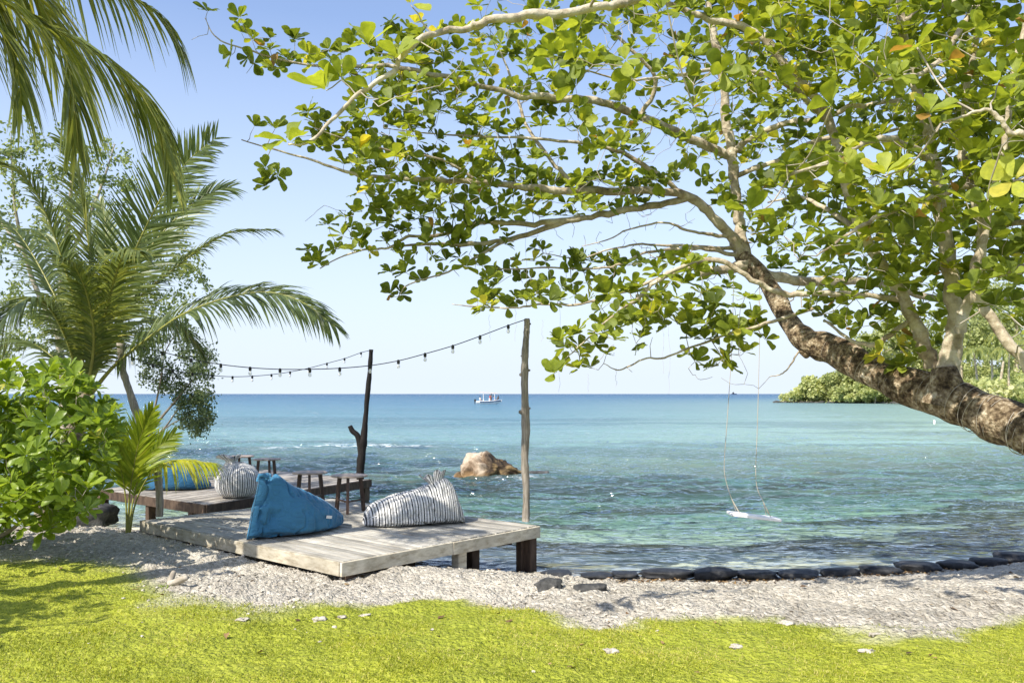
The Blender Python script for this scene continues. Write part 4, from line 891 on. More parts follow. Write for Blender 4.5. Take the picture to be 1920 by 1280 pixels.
for k in range(30):
    i0 = int(rv.uniform(10, 70)); turns = rv.uniform(.45, 1.1); nn_ = 22; ii = np.clip(i0 + np.linspace(0, rv.uniform(-3, 3), nn_), 0, len(ct)-1); a0 = rv.uniform(0, 6.3)
    c_ = np.stack([np.interp(ii, np.arange(len(ct)), ct[:, q]) for q in range(4)], 1); d_ = unit(ct[min(i0+2, len(ct)-1), :3]-ct[i0-2, :3]); u1 = unit(np.cross(d_, (0, 0, 1))); u2 = np.cross(d_, u1)
    th_ = a0 + np.linspace(0, 2*math.pi*turns, nn_); rr_ = c_[:, 3]*1.035+.003*rv.random(nn_); mb.tube(c_[:, :3] + (np.cos(th_)*rr_)[:, None]*u1 + (np.sin(th_)*rr_)[:, None]*u2, rv.uniform(.0012, .0026), 5, False)
keep(mb.build('creeper_stem', M['thread'], None), tree)
# dry threads hanging from the crown
mb = MB(); r = random.Random(4)
for px, y0, y1, Y in ((1255,560,740,9.2),(1243,600,700,9.2),(1155,690,725,8.2),(1049,560,735,9.6),(1103,700,735,9.5),(987,340,560,9.6),(893,400,470,9.7),(1017,600,640,9.7),(967,575,640,8.8),(918,590,640,8.9)):
    ks = np.linspace(0, 1, 12); pts = np.array([P(px+r.uniform(-2, 2), y0+(y1-y0)*k_, Y) for k_ in ks]); mb.tube(pts, .0014, 4, False)
keep(mb.build('hanging_root', M['thread'], None), tree)
# ------------------------------------------------------------------ swing
sw = empty('swing', tuple(P(1412, 968, 10.2)), 'white plank rope swing hanging from the leaning tree over the water', 'swing')
tl = [P(1376,505,10.2), P(1372,650,10.2), P(1364,780,10.2), P(1358,868,10.2), P(1361,900,10.2), P(1372,935,10.2), P(1384,958,10.2)]
tr = [P(1424,520,10.15), P(1424,640,10.15), P(1420,800,10.15), P(1417,880,10.15), P(1420,915,10.15), P(1431,940,10.15), P(1441,964,10.15)]
for pts in (tl, tr):
    m = MB(); m.tube(crom(pts, 6), .0038, 6, False); keep(m.build('rope', M['rope'], None), sw)
    e = pts[-1]
    for dy in (-.09, .09):
        m = MB(); m.tube([pts[-2], e+(0, dy, -.02)], .0045, 5, False); keep(m.build('rope', M['rope'], None), sw)
m = MB(); m.bar(P(1367,962,10.17), P(1460,973,10.17), .24, .035, a=.7); o = m.build('seat', M['swing_seat'], None, False); keep(o, sw); bv = o.modifiers.new('b', 'BEVEL'); bv.width = .006

# ------------------------------------------------------------------ palms
def frond(mbL, mbR, pts, length_scale=1.0, ll=.55, n=62, droop=.55, r0=.022, seed=0, tint=.45, start=.16, up=None, side_ang=(62, 25), lw=.014, vfold=.35, tw=0.0):
    """midrib through pts; leaflets on both sides, long in the middle, folded and drooping"""
    r = np.random.default_rng(seed); c = crom(pts, 10); L = np.concatenate([[0], np.cumsum(np.linalg.norm(np.diff(c, axis=0), axis=1))]); u = L/L[-1]
    mbR.tube(c, np.interp(u, [0, .15, .6, 1], [r0*1.5, r0, r0*.55, r0*.12]), 7, False, 0, .5)
    tt = np.linspace(start, .995, n); G = np.array([0, 0, -1.])
    for s in (-1, 1):
        t_ = np.clip(tt + r.normal(0, .003, n), 0, 1); p0 = np.stack([np.interp(t_, u, c[:, k]) for k in range(3)], 1)
        p1 = np.stack([np.interp(np.clip(t_+.02, 0, 1), u, c[:, k]) - np.interp(np.clip(t_-.02, 0, 1), u, c[:, k]) for k in range(3)], 1); d = unit(p1)
        sd = unit(np.cross(d, np.array([0, 0, 1.]) if up is None else np.array(up, float)))*s
        nu_ = np.cross(sd, d)*(1 if s > 0 else -1); nu_ = unit(nu_); nu_ = nu_*np.sign(nu_[:, 2:]+1e-6) if up is None else nu_
        ang = np.radians(np.interp(t_, [0, 1], side_ang) + r.normal(0, 4, n))[:, None]
        ld = unit(np.cos(ang)*d + np.sin(ang)*(sd*math.cos(vfold) + nu_*math.sin(vfold)) + r.normal(0, .05, (n, 3)))
        ln = ll*length_scale*np.interp(t_, [start, start+.12, .45, .75, 1], [.45, .8, 1, .8, .32])*r.uniform(.86, 1.08, n)
        dr = droop*r.uniform(.7, 1.3, n)
        wv = unit(np.cross(ld, nu_ + r.normal(0, .3, (n, 3))))
        ks = np.array([0, .25, .55, .8, 1.0]); wd = np.array([.7, 1.0, .85, .5, .05])*lw*length_scale
        V = []
        for k, wk in zip(ks, wd):
            ctr = p0 + ld*(ln*k)[:, None] + G*(dr*ln*k**2.0)[:, None]
            V += [ctr - wv*wk, ctr + wv*wk]
        V = np.stack(V, 1).reshape(-1, 3); o = (np.arange(n)*10)[:, None]
        f = np.concatenate([np.stack([o[:, 0]+2*k, o[:, 0]+2*k+1, o[:, 0]+2*k+3, o[:, 0]+2*k+2], 1) for k in range(4)])
        tn_ = np.clip(tint + r.normal(0, .14, n), 0, 1); mbL.add(V, f, np.repeat(tn_, 10))
def palm(name, base, heart, fronds, label, trunk_r=.12, leafmat='palm_leaf', cat='palm tree', dens=1.0):
    root = empty(name, tuple(base), label, cat)
    if trunk_r:
        mb = MB(); b = np.array(base, float); h = np.array(heart, float)
        pts = crom([b-(0, 0, .1), b+(h-b)*.5+(.05, 0, 0), h], 10); mb.tube(pts, trunk_r*np.linspace(1.15, .85, len(pts)), 14, True, .08); keep(mb.build('trunk', M['palm_trunk'], None), root)
    for k, fr in enumerate(fronds):
        l, r_ = MB(), MB(); fr = dict(fr); fr['n'] = int(fr.get('n', 62)*dens); frond(l, r_, **fr, seed=50+k+len(name))
        a = r_.build('frond', M['rachis'], None); keep(a, root); b_ = l.build('leaflets', M[leafmat], None, False); b_.parent = a
    return root
def fr(rows, **k): return dict(pts=[P(*q) for q in rows], **k)
Yh = 11.2
palm('coconut_palm', (P(60, 900, Yh)[0], Yh, .15), P(162, 738, Yh), [
  fr([(160,742,11.2),(190,640,11.1),(240,500,11.0),(300,375,10.9),(350,305,10.8),(405,258,10.7)], ll=.85, n=80, droop=.12, tint=.38, side_ang=(60,42), up=(.2,-1,.25)),
  fr([(165,745,11.2),(215,685,11.0),(290,625,10.8),(350,586,10.6),(430,557,10.5),(505,548,10.4),(570,568,10.3),(628,612,10.2)], ll=.72, n=84, droop=.5, tint=.3, up=(0,-.7,.8)),
  fr([(160,742,11.3),(205,640,11.4),(260,560,11.5),(325,505,11.6),(385,460,11.7),(440,434,11.8),(512,430,11.9)], ll=.6, n=72, droop=.5, tint=.3),
  fr([(162,742,11.3),(215,590,11.7),(270,480,12),(340,400,12.2),(395,362,12.4),(432,352,12.5)], ll=.8, n=70, droop=.3, tint=.35, up=(.2,-1,.3)),
  fr([(158,742,11.3),(168,600,11.2),(168,480,11.1),(155,380,11.0),(138,300,10.9),(118,262,10.8)], ll=.75, n=76, droop=.25, tint=.5, up=(-.6,-1,.2)),
  fr([(156,742,11.2),(150,610,11),(118,490,10.8),(82,390,10.6),(45,330,10.4),(0,305,10.2)], ll=.7, n=76, droop=.45, tint=.42),
  fr([(156,745,11.3),(140,640,11.6),(95,540,11.9),(50,460,12.2),(15,420,12.4),(-30,400,12.5)], ll=.75, n=70, droop=.5, tint=.28),
  fr([(160,742,11.2),(186,640,10.7),(205,560,10.3),(222,500,9.9),(240,470,9.6),(262,470,9.3)], ll=.75, n=70, droop=.6, tint=.5),
  fr([(158,744,11.3),(185,600,11.8),(196,500,12.2),(198,420,12.5),(188,380,12.6)], ll=.6, n=60, droop=.3, tint=.42, up=(.2,-1,.2)),
  fr([(156,744,11.3),(130,650,11.0),(95,580,10.7),(60,560,10.4),(20,580,10.1),(-20,640,9.9)], ll=.7, n=70, droop=.7, tint=.32),
  fr([(160,742,11.3),(200,660,11.7),(250,610,12.1),(300,600,12.4),(345,620,12.7),(380,660,12.9)], ll=.6, n=60, droop=.6, tint=.25),
  fr([(154,744,11.2),(118,690,11.3),(70,650,11.4),(20,640,11.5),(-40,680,11.6)], ll=.6, n=60, droop=.6, tint=.3),
  fr([(156,742,11.3),(150,600,12.0),(120,500,12.6),(80,440,13),(50,430,13.3)], ll=.75, n=66, droop=.5, tint=.22),
  fr([(162,742,11.2),(176,640,10.6),(165,560,10.1),(140,500,9.7),(110,480,9.4)], ll=.7, n=66, droop=.6, tint=.48),
 ], 'bushy coconut palm with a short hidden trunk and fronds spreading wide above the left shrub', .14, dens=1.7)
nh = np.array([-5.7, 5.9, 6.5])
def nf(mids, **k): return dict(pts=[nh+(0, 0, 0)] + [P(*q) for q in mids], **k)
palm('coconut_palm', (-7.2, 4.8, .4), nh, [
  nf([(-90,-70,6.2),(30,20,6.5),(130,70,6.7),(215,128,6.9),(272,190,7.1),(305,255,7.2),(322,330,7.3)], ll=.66, n=110, droop=1.0, tint=.62, start=.3, lw=.016, side_ang=(75,25)),
  nf([(-60,-120,6.6),(40,-40,6.9),(90,30,7.1),(122,100,7.2),(138,180,7.3),(142,270,7.3)], ll=.66, n=100, droop=.9, tint=.7, start=.3, lw=.016),
  nf([(20,-160,7.2),(140,-70,7.6),(230,-15,7.9),(300,30,8.1),(345,100,8.2)], ll=.6, n=90, droop=1.1, tint=.6, start=.3, lw=.014),
  nf([(-100,-20,6.2),(-40,20,6.4),(5,60,6.5),(30,120,6.6),(40,190,6.7)], ll=.6, n=70, droop=1.0, tint=.6, start=.25, lw=.016),
  dict(pts=[nh, nh+(1.0,.9,1.5), nh+(2.0,1.8,2.3), nh+(3.0,2.8,2.2)], ll=.8, n=80, droop=.9), dict(pts=[nh, nh+(.6,1.5,1.3), nh+(1.2,3.0,2.2), nh+(1.6,4.2,2.0)], ll=.8, n=80, droop=.9),
  dict(pts=[nh, nh+(-1.5,.6,1.1), nh+(-3.0,1.0,1.0), nh+(-4.2,1.3,0)], ll=.8, n=80, droop=.9), dict(pts=[nh, nh+(-.2,1.3,.8), nh+(.2,2.6,1.5), nh+(.9,3.9,1.1)], ll=.8, n=80, droop=.9), dict(pts=[nh, nh+(1.2,1.3,1.3), nh+(2.4,2.4,2.4), nh+(3.6,3.3,2.3)], ll=.8, n=80, droop=.9), dict(pts=[nh, nh+(1.3,.3,1.6), nh+(2.6,.8,2.6), nh+(3.8,1.2,2.6)], ll=.8, n=80, droop=.9),
  dict(pts=[nh, nh+(-.5,1.6,1.0), nh+(-1,3,.9), nh+(-1.4,4,.1)], ll=.8, n=80, droop=.9),
 ], 'tall coconut palm just outside the left edge, fronds hanging in at top left', .16, dens=1.0)
Ys = 10.6; sb_ = P(240, 1002, Ys); sb_[2] = gz(sb_[0], Ys)
def sf(rows, **k): return dict(pts=[P(*q) for q in rows], ll=.5, lw=.013, r0=.012, vfold=.25, **k)
palm('coconut_seedling', sb_, sb_, [
  sf([(240,1002,10.60),(243,930,10.60),(252,870,10.55),(263,820,10.50),(285,768,10.40)], n=46, droop=.1, start=.38, tint=.5, up=(.2,-1,.2), side_ang=(52,22)),
  sf([(238,1002,10.60),(236,940,10.60),(228,885,10.60),(210,840,10.50),(178,800,10.40)], n=40, droop=.15, start=.4, tint=.42, up=(0,-1,.2), side_ang=(52,22)),
  sf([(242,1002,10.60),(255,940,10.50),(285,885,10.40),(330,862,10.30),(400,868,10.20)], n=34, droop=.9, start=.5, tint=.85),
  sf([(240,1002,10.65),(243,930,10.75),(238,860,10.90),(225,820,11.00),(205,790,11.10)], n=40, droop=.2, start=.4, tint=.35, up=(0,-1,.2)),
  sf([(241,1002,10.60),(249,940,10.70),(262,890,10.80),(285,850,10.90),(325,815,11.00)], n=40, droop=.2, start=.35, tint=.38, up=(.1,-1,.3)),
 ], 'young yellow green coconut seedling sprouting at the left corner of the front deck', 0, 'seedling_leaf', cat='palm', dens=1.5)
# ------------------------------------------------------------------ broadleaf shrub
rg2 = np.random.default_rng(3)
def bush(name, poly, n, Y0, dsd, base, label, size, mu, mat, tipkind='shrub', nl=(9, 14), axisbias=(0, -.35, .75), cat='shrub', stems=6, mind=24, seed=0):
    root = empty(name, tuple(base), label, cat); rg_ = np.random.default_rng(seed+40)
    p = np.array(poly); pts = []; cx = p[:, 0].mean(); got = []
    tries = 0
    while len(pts) < n and tries < n*20:
        tries += 1
        x_, y_ = rg_.uniform(p[:, 0].min(), p[:, 0].max()), rg_.uniform(p[:, 1].min(), p[:, 1].max())
        if not inpoly(np.array([x_]), np.array([y_]), poly)[0]: continue
        if got and min((x_-a)**2+(y_-b)**2 for a, b in got) < (mind*rg_.random())**2: continue
        got.append((x_, y_)); pts.append(P(x_, y_, Y0 + rg_.normal()*dsd))
    pts = np.array(pts); b = np.array(base, float); ctr = pts.mean(0); st = []
    for k in range(stems):
        e = pts[rg_.integers(len(pts))]*.5 + ctr*.5; st.append(crom([(*b, .03), (*(b+(e-b)*.45+rg_.normal(size=3)*.12), .022), (*e, .010)], 10))
    nodes = np.concatenate(st); tw_, ax_ = grow(nodes, pts, .12, .1, .003, .008, seed)
    mb = MB()
    for c_ in st: mb.tube(c_[:, :3], c_[:, 3], 8, False, .1)
    for c_, r_ in tw_: mb.tube(c_, r_, 5, False)
    keep(mb.build('stem', M['twig'], None), root)
    mb = MB(); a_ = unit(ax_*.4 + np.array(axisbias) + rg_.normal(size=ax_.shape)*.25)
    v, f, t = rosettes(pts, a_, nl, size, tipkind, mu, .13, (0, 70), .015, seed+2); mb.add(v, f, t)
    keep(mb.build('foliage', M[mat], None), root); return root
bush('broadleaf_shrub', [(-120,700),(30,690),(70,715),(120,680),(160,720),(215,770),(212,830),(195,900),(190,945),(140,975),(80,1000),(10,985),(-120,990)], 330, 9.0, .45, (-6.4, 9.6, .3), 'glossy light green broadleaf shrub filling the left edge beside the deck', (.13, .19), .52, 'shrub_leaf', mind=34, seed=1)
def shade_tree():  # unseen tree, added to cast the shade bands on the lawn
    b = np.array([-6.6, 4.3, .4]); root = empty('added_shade_tree', tuple(b), 'small unseen leafy tree added just outside the left edge to shade the lawn', 'tree'); r_ = np.random.default_rng(5)
    tr_ = [crom([(*b, .09), (*(b+(.15, .1, 1.3)), .07), (*(b+(.05, .2, 2.4)), .05)], 8)] + [crom([(*(b+(.08, .15, 1.8)), .04), (*(b+(math.cos(a)*.6, math.sin(a)*.6, 2.6)), .025), (*(b+(math.cos(a)*1.1, math.sin(a)*1.1, 3.1)), .01)], 7) for a in (0, 1.3, 2.6, 3.9, 5.2)]
    nodes = np.concatenate(tr_); t_ = b + (0, 0, 2.9) + unit(r_.normal(size=(150, 3)))*r_.uniform(.4, 1, (150, 1))*(1.5, 1.5, .8); tw_, ax_ = grow(nodes, t_, seed=3)
    mb = MB()
    for c_ in tr_: mb.tube(c_[:, :3], c_[:, 3], 9)
    keep(mb.build('trunk', M['limb'], None), root); mb = MB()
    for c_, q_ in tw_: mb.tube(c_, q_, 5, False)
    keep(mb.build('twig', M['twig'], None), root); mb = MB(); v, f, t = rosettes(t_, ax_*.4+(0, 0, .8), (7, 10), (.13, .19), 'shrub', .5, .15, (0, 60), .02, 9); mb.add(v, f, t); keep(mb.build('crown', M['shrub_leaf'], None), root)
shade_tree()
c = P(10, 1010, 10.2)
bush('low_shrub', [(-40,985),(10,990),(32,1010),(30,1030),(-40,1045)], 26, 9.9, .12, (c[0]-.1, 10.0, gz(c[0], 10.0)), 'small dark leafy plant on the bank at the left edge below the shrub', (.05, .08), .15, 'shrub_leaf', cat='plant', stems=3, mind=6, seed=4)
c = P(318, 1105, 7.75)
bush('weed', [(304,1096),(330,1096),(334,1108),(304,1110)], 9, 7.75, .05, (c[0], 7.75, gz(c[0], 7.75)), 'tiny green weed growing in the gravel left of the deck', (.03, .05), .4, 'shrub_leaf', cat='weed', stems=2, mind=2, nl=(5, 7), seed=6)
# ------------------------------------------------------------------ fine-leaved trees behind the palm
def wispy(name, skel, polys, Y0, label, mat, leafs, size, seed, base, barkmat='twig'):
    root = empty(name, tuple(base), label, 'tree'); rg_ = np.random.default_rng(seed); cs = [crom(s_, 7) for s_ in skel]; nodes = np.concatenate(cs)
    tg_ = np.concatenate([targets_in(nodes, pl, n, .35, rg_) for pl, n in polys]); tw_, _ = grow(nodes, tg_, .12, .05, .003, .008, seed)
    mb = MB()
    for c_ in cs: mb.tube(c_[:, :3], c_[:, 3], 8, True, .1)
    keep(mb.build('trunk', M[barkmat], None), root)
    mb = MB()
    for c_, r_ in tw_: mb.tube(c_, r_*.8, 4, False)
    keep(mb.build('twig', M[barkmat], None), root)
    al = np.concatenate([c_[len(c_)//3:] for c_, _ in tw_]); k = rg_.integers(0, len(al), leafs); p = al[k] + rg_.normal(size=(leafs, 3))*.055
    xd = rg_.normal(size=(leafs, 3)); nd = rg_.normal(size=(leafs, 3)); v, f, t = leaves(p, xd, nd, rg_.uniform(*size, leafs), 'small', np.clip(rg_.normal(.5, .25, leafs), 0, 1))
    mb = MB(); mb.add(v, f, t); keep(mb.build('crown', M[mat], None), root)
Yw = 15.0
wispy('fine_leaved_tree', [B((120,920,Yw,.09),(120,760,Yw,.08),(110,600,Yw,.06),(125,450,Yw,.045),(135,330,Yw,.025),(140,250,Yw,.01)), B((112,640,Yw,.05),(60,520,Yw,.04),(30,400,14.6,.025),(20,260,14.4,.01)), B((120,500,Yw,.04),(170,400,15.3,.03),(200,320,15.5,.02),(215,270,15.6,.01)), B((115,700,Yw,.05),(200,600,15.4,.035),(290,480,15.6,.022),(350,440,15.8,.01)), B((40,470,Yw,.03),(-20,380,Yw,.02),(-60,300,Yw,.01))],
      [([(-60,200),(60,215),(150,240),(220,270),(260,300),(270,360),(200,420),(100,420),(-60,500)], 150), ([(-60,420),(120,420),(150,640),(-60,720)], 90), ([(200,420),(330,400),(395,470),(400,560),(300,600),(180,600)], 70)], Yw,
      'tall airy tree with tiny pale leaves behind the coconut palm at the left edge', 'wisp_leaf', 9500, (.05, .09), 31, (P(120, 900, Yw)[0], Yw, -.2))
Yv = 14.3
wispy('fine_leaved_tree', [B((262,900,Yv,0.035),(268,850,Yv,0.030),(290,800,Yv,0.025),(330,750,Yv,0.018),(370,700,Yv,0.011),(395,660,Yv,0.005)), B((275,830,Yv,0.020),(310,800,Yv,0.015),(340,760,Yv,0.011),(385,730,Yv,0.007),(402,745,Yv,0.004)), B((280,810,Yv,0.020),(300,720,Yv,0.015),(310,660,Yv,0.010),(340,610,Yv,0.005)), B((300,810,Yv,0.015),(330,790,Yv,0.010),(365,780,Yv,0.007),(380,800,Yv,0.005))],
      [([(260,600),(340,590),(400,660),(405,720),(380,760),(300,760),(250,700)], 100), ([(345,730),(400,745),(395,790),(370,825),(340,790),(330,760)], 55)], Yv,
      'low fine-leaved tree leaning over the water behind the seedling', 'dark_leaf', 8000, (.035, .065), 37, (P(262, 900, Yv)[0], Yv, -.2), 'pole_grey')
# ------------------------------------------------------------------ far headland
HX = [(65,206),(76,198),(87,186),(93,165),(97,130),(103,90),(115,60)]
def headland():
    xs_ = np.linspace(50, 330, 120); ys_ = np.linspace(50, 420, 130); hx = np.array(HX, float)
    def edge(x, y):
        le = np.interp(y, hx[::-1, 1], hx[::-1, 0]); s1 = x - le
        far = (216 + .25*(x-60)) - y + 90*smooth((x-92)/40)
        return np.minimum(s1, far*.8)
    def zf(x, y):
        s = edge(x, y) + 2.5*fbm(x*.06, y*.06, oct=3, seed=2)
        return np.where(s > 0, 3.2*smooth(s/30) + .10*np.maximum(s-12, 0) + .3, np.maximum(s*.3, -3) ) + .4*fbm(x*.12, y*.12, oct=3, seed=5)*(s > 0)
    o = grid_obj('headland', xs_, ys_, zf, M['far_ground'], {}); tag(o, kind='structure'); return edge, zf
edge, zf = headland()
def cloud(mb, c, rx, ry, rz_, n, size, rg_, lumps=9, mu=.5):
    lc = unit(rg_.normal(size=(lumps, 3)))*rg_.uniform(.35, .75, (lumps, 1)); lr = rg_.uniform(.3, .5, lumps); lt = rg_.normal(0, .15, lumps)
    i = rg_.integers(0, lumps, n); p = lc[i] + unit(rg_.normal(size=(n, 3)))*(lr[i]*rg_.uniform(.7, 1.05, n))[:, None]
    p = p*(rx, ry, rz_) + np.array(c); nd = rg_.normal(size=(n, 3)); xd = rg_.normal(size=(n, 3))
    v, f, t = leaves(p, xd, nd, rg_.uniform(.6, 1.3, n)*size, 'small', np.clip(mu + lt[i] + rg_.normal(0, .13, n), 0, 1), 1.6); mb.add(v, f, t)
rg3 = np.random.default_rng(12)
def far_tree(px, Y, h, wd, label, mu, n=3400, size=.62):
    x_ = (px-960)/F*Y; z_ = float(zf(np.array([x_]), np.array([Y*1.0]))[0]); z_ = max(z_, .2)
    root = empty('tree', (x_, Y, z_), label, 'tree', 'trees on the far headland')
    mb = MB(); mb.tube(crom([(x_, Y, z_-.5), (x_+.2, Y, z_+h*.3), (x_, Y, z_+h*.7)], 5), np.linspace(.03*h, .012*h, 11), 7); keep(mb.build('trunk', M['limb'], None), root)
    mb = MB(); cloud(mb, (x_, Y, z_+h*.55), wd, wd*.8, h*.5, n, size, rg3, mu=mu); keep(mb.build('crown', M['far_leaf'], None), root)
ft = [(1505,203,3.4,3.6,'pale low bush at the very tip of the far headland',.75),(1530,201,5.2,4.5,'rounded pale bush second from the tip of the far headland',.68),(1568,199,7,5,'taller green bush third from the tip of the far headland',.45),(1606,196,10,6,'tree in the far headland left of where the crooked trunk crosses it',.4),
      (1645,200,16,8,'tall dark tree on the headland just behind the bend of the crooked trunk',.3),(1690,205,20,9,'broad tall tree on the headland between the trunk and the left upright limb',.4),(1735,205,18,8,'green tree on the headland seen between the two upright limbs',.5),(1640,188,5,5,'low bush at the headland waterline just above the crooked trunk',.6),
      (1590,192,3.5,4,'low bush overhanging the headland waterline near its tip',.55),(1700,170,7,6,'light green bush on the headland slope right behind the trunk fork',.6),(1800,190,20,9,'tree on the headland to the right of the upright limb',.35),(1850,210,24,10,'tall tree at the back of the headland behind the palms',.3),(1905,200,22,10,'tall tree at the back of the headland at the right edge',.35),(1880,120,4,5,'pale shrub on the open headland slope at the right edge',.7),(1815,150,5,5,'shrub below the far palms on the headland slope',.6)]
for a in ft: far_tree(*a)
mb = MB()
for k in range(110):
    Y = rg3.uniform(188, 206); x_ = 65 + (206-Y)*.35 + 34*rg3.random()**1.4; e = float(edge(np.array([x_]), np.array([Y]))[0])
    if e < -2: continue
    z_ = max(float(zf(np.array([x_]), np.array([Y]))[0]), .2); g_ = min(1, max(0, (x_-63)/20)); cloud(mb, (x_, Y, z_+.5+1.6*g_), 2.2+1.5*g_, 2.2, 1.5+2.6*g_, 420, .34, rg3, 7, rg3.uniform(.55, .85))
for k in range(230):
    Y = rg3.uniform(95, 235); px = rg3.uniform(1500, 1990); x_ = (px-960)/F*Y; e = float(edge(np.array([x_]), np.array([Y]))[0])
    if e < -1: continue
    z_ = float(zf(np.array([x_]), np.array([Y]))[0]); cloud(mb, (x_, Y, z_+.7), rg3.uniform(2.5, 5), 3, rg3.uniform(1.4, 3.0), 300, .45, rg3, 6, rg3.uniform(.5, .85))
tag(mb.build('undergrowth', M['far_leaf'], None), 'pale green undergrowth covering the slope of the far headland', 'undergrowth', None, 'stuff')
def far_palm(px, Y, h, lean, label, first=None):
    x_ = (px-960)/F*Y; z_ = max(float(zf(np.array([x_]), np.array([Y*1.0]))[0]), .3)
    if first is None:
        root = empty('coconut_palm', (0, 0, 0), label, 'palm tree', 'coconut palms on the far headland')
        mb = MB(); mb.tube(crom([(0, 0, -.5), (.35, 0, 5), (.9, 0, 10)], 6), np.linspace(.26, .16, 13), 8); mb.build('trunk', M['limb'], root)
        l, r_ = MB(), MB()
        for k in range(15):
            a = k*2.4; e0 = random.uniform(.0, 1.2); d = np.array([math.cos(a), math.sin(a), 0]); h_ = np.array([.9, 0, 10.])
            frond(l, r_, [h_, h_+d*1.3+(0, 0, e0), h_+d*2.7+(0, 0, e0*.9), h_+d*3.9+(0, 0, e0*.3-1.2)], ll=.95, n=26, lw=.06, droop=.8, seed=k, tint=.62, r0=.05)
        l.build('crown', M['palm_leaf'], root, False); r_.build('midrib', M['rachis'], root)
    else: root = copy_tree(first); root['label'] = label
    root.location = (x_, Y, z_); s_ = h/10; root.scale = (s_, s_, s_); root.rotation_euler = (0, math.radians(lean), random.uniform(0, 6)); return root
fp = far_palm(1836, 128, 8.0, 0, 'palm with a pale straight trunk nearest the left of the far palm group')
for a in ((1862,140,8.5,2,'far palm second from the left, just right of the straight pale trunk'),(1892,120,7.5,-5,'leaning far palm third from the left behind the diagonal limb'),(1925,128,9,6,'far palm cut by the right edge of the frame'),(1800,170,10,-3,'far palm behind the upright limb at the group\'s left end'),(1872,175,12,3,'tallest far palm rising behind the group')):
    far_palm(*a, first=fp)
m = MB()
for k in range(60):
    t = k/59; Y = 208 - 20*t; x_ = 59.5+22*t + rg3.normal()*.4; s_ = rg3.uniform(.3, .8)
    v = IV*(1+.2*rg3.normal(size=(len(IV), 1)))*s_*(1.3, 1, .6) + (x_ + 4.5, Y-3, .1); m.add(v, IF, rg3.random())
tag(m.build('shore_rocks', M['grey_stone'], None, False), 'broken dark rocks along the waterline of the far headland', 'rocks', None, 'stuff')
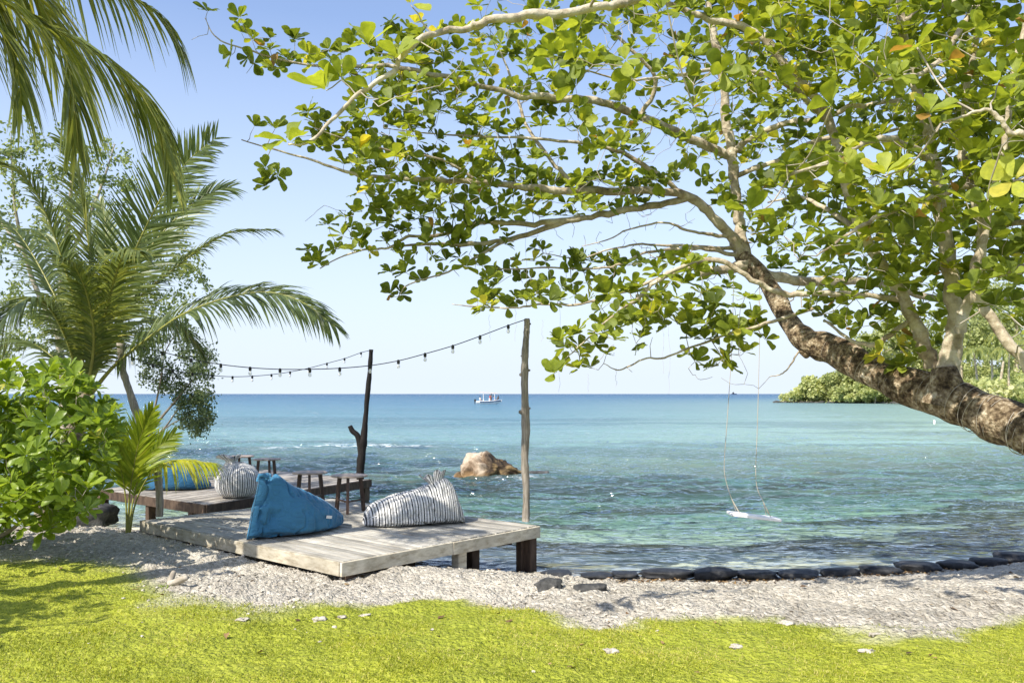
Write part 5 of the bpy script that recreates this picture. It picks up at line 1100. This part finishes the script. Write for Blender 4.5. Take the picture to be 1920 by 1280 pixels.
# ------------------------------------------------------------------ boat with its passengers
def boat():
    Y = 181.0; x0 = (917-960)/F*Y; L = 5.5; root = empty('motorboat', (x0, Y, 0), 'small white motorboat with a sun canopy and people aboard, out on the open sea', 'boat')
    t = np.linspace(0, 1, 20); W = np.interp(t, [0, .5, .8, 1], [.95, 1.05, .75, .05]); sheer = np.interp(t, [0, .5, 1], [.62, .66, .92]); keel = np.interp(t, [0, .7, 1], [-.15, -.15, .45])
    prof = [(0, 0), (.75, .12), (.95, .5), (1, .62), (1.04, .97), (1, 1), (.88, 1), (.85, .55), (0, .5)]
    V = []
    for k in range(20):
        half = [(a*W[k], keel[k] + b*(sheer[k]-keel[k])) for a, b in prof]; ring = half + [(-a, b) for a, b in half[-2:0:-1]]
        V.append([(x0 - L/2 + L*t[k], Y + a, b) for a, b in ring])
    n = len(V[0]); V = np.array(V); f = np.array([(i*n+j, i*n+(j+1) % n, (i+1)*n+(j+1) % n, (i+1)*n+j) for i in range(19) for j in range(n)])
    m = MB(); m.add(V.reshape(-1, 3), f); m.f.append(np.array([list(range(n))])); m.f.append(np.array([[19*n+k for k in range(n)]])); keep(m.build('hull', M['white'], None, False), root)
    m = MB()
    for s in (-1, 1): m.tube([(x0-L/2+L*q, Y + s*(W_+.03), h-.2) for q, W_, h in zip(t[3:-1], W[3:-1], sheer[3:-1])], .11, 8)
    keep(m.build('rubbing_strake', M['navy'], None), root)
    m = MB(); m.bar((x0-2.1, Y, 2.5), (x0+1.9, Y, 2.25), 1.8, .13); keep(m.build('canopy', M['canopy'], None, False), root)
    for dx, dy in ((-1.2, .8), (-1.2, -.8), (1.2, .8), (1.2, -.8)):
        m = MB(); m.tube([(x0+dx, Y+dy, .55), (x0+dx, Y+dy, 2.32)], .035, 6); keep(m.build('canopy_post', M['white'], None), root)
    m = MB(); m.box((x0+.2, Y, .85), .5, .7, .7); keep(m.build('console', M['white'], None, False), root)
    m = MB(); m.box((x0-L/2-.2, Y-.1, .75), .4, .35, .5); m.box((x0-L/2-.25, Y-.1, .15), .18, .12, .9); o = m.build('outboard_motor', M['black'], None, False); keep(o, root)
    def person(x_, y_, z_, shirt, label, sit, face=1):
        r_ = empty('person', (x_, y_, z_), label, 'person'); bm = bmesh.new()
        if sit: J = [((0,0,.45),.14),((0,0,.75),.13),((0,0,.95),.15),((0,0,1.06),.055),((0,0,1.2),.10),((.35*face,.1,.48),.08),((.40*face,.1,.08),.05),((.35*face,-.1,.48),.08),((.40*face,-.1,.08),.05),((0,.2,.93),.06),((.15*face,.25,.7),.045),((.33*face,.18,.62),.04),((0,-.2,.93),.06),((.15*face,-.25,.7),.045),((.33*face,-.18,.62),.04)]
        else: J = [((0,0,.92),.14),((0,0,1.15),.13),((0,0,1.38),.15),((0,0,1.5),.055),((0,0,1.64),.10),((.02,.1,.5),.08),((0,.1,.05),.05),((.02,-.1,.5),.08),((0,-.1,.05),.05),((0,.2,1.36),.06),((.03,.27,1.1),.045),((.15*face,.25,.9),.04),((0,-.2,1.36),.06),((.03,-.27,1.1),.045),((.15*face,-.25,.9),.04)]
        E = [(0,1),(1,2),(2,3),(3,4),(0,5),(5,6),(0,7),(7,8),(2,9),(9,10),(10,11),(2,12),(12,13),(13,14)]
        me = bpy.data.meshes.new('person'); me.from_pydata([j[0] for j in J], E, []); o = bpy.data.objects.new('body', me); COL.objects.link(o); o.parent = r_
        md = o.modifiers.new('s', 'SKIN'); 
        for k, j in enumerate(J): me.skin_vertices[0].data[k].radius = (j[1], j[1])
        me.skin_vertices[0].data[0].use_root = True; sub = o.modifiers.new('u', 'SUBSURF'); sub.levels = 1; sub.render_levels = 1; me.materials.append(M['skin'])
        hz_ = J[4][0][2]; sz = J[2][0][2]; m = MB(); m.tube([(0,0,sz-.42),(0,0,sz-.2),(0,0,sz-.02),(0,0,sz+.06)], [.17,.165,.21,.1], 12); m.build('shirt', M[shirt], r_)
        m = MB(); m.tube([(-.02*face,0,hz_-.02),(-.02*face,0,hz_+.08),(-.01*face,0,hz_+.13)], [.115,.105,.04], 10); m.build('hair', M['hair'], r_)
    person(x0-1.9, Y-.3, .35, 'cloth_white', 'person in white sitting at the stern of the motorboat', True)
    person(x0+.25, Y-.55, .32, 'red', 'person in a red shirt standing under the boat canopy', False)
    person(x0+.55, Y+.3, .42, 'cloth_white', 'person in a white shirt standing behind the one in red on the boat', False)
    person(x0+1.0, Y-.4, .42, 'sky_shirt', 'person in a blue shirt seated under the boat canopy', True)
    person(x0+1.95, Y-.2, .5, 'dark_shirt', 'person in dark clothes seated at the bow of the boat', True, -1)
boat()
def ship():
    Y = 2600.; x0 = (1376-960)/F*Y; root = empty('ship', (x0, Y, 0), 'tiny grey ship on the horizon between the swing ropes', 'ship')
    m = MB(); t = np.linspace(0, 1, 8); V = np.array([[(x0-9+18*q, Y-w_, 0), (x0-9+18*q, Y-w_, 2+q), (x0-9+18*q, Y+w_, 2+q), (x0-9+18*q, Y+w_, 0)] for q, w_ in zip(t, [1.6, 2, 2.2, 2.2, 2.1, 1.8, 1, .1])])
    f = np.array([(i*4+j, i*4+(j+1) % 4, (i+1)*4+(j+1) % 4, (i+1)*4+j) for i in range(7) for j in range(4)]); m.add(V.reshape(-1, 3), f); keep(m.build('hull', M['navy'], None, False), root)
    m = MB(); m.box((x0-2, Y, 4), 6, 3, 3); m.box((x0-2, Y, 6.3), 3, 2, 1.6); keep(m.build('cabin', M['grey_stone'], None, False), root)
    m = MB(); m.tube([(x0-1, Y, 6), (x0-1, Y, 10)], .2, 6); keep(m.build('mast', M['navy'], None), root)
ship()
m = MB(); c = P(1752, 791, 46); m.tube([c+(0, 0, -.12), c+(0, 0, .0), c+(0, 0, .12)], [.03, .07, .03], 12); tag(m.build('buoy', M['white'], None), 'small white float on the water just below the crooked trunk', 'buoy')
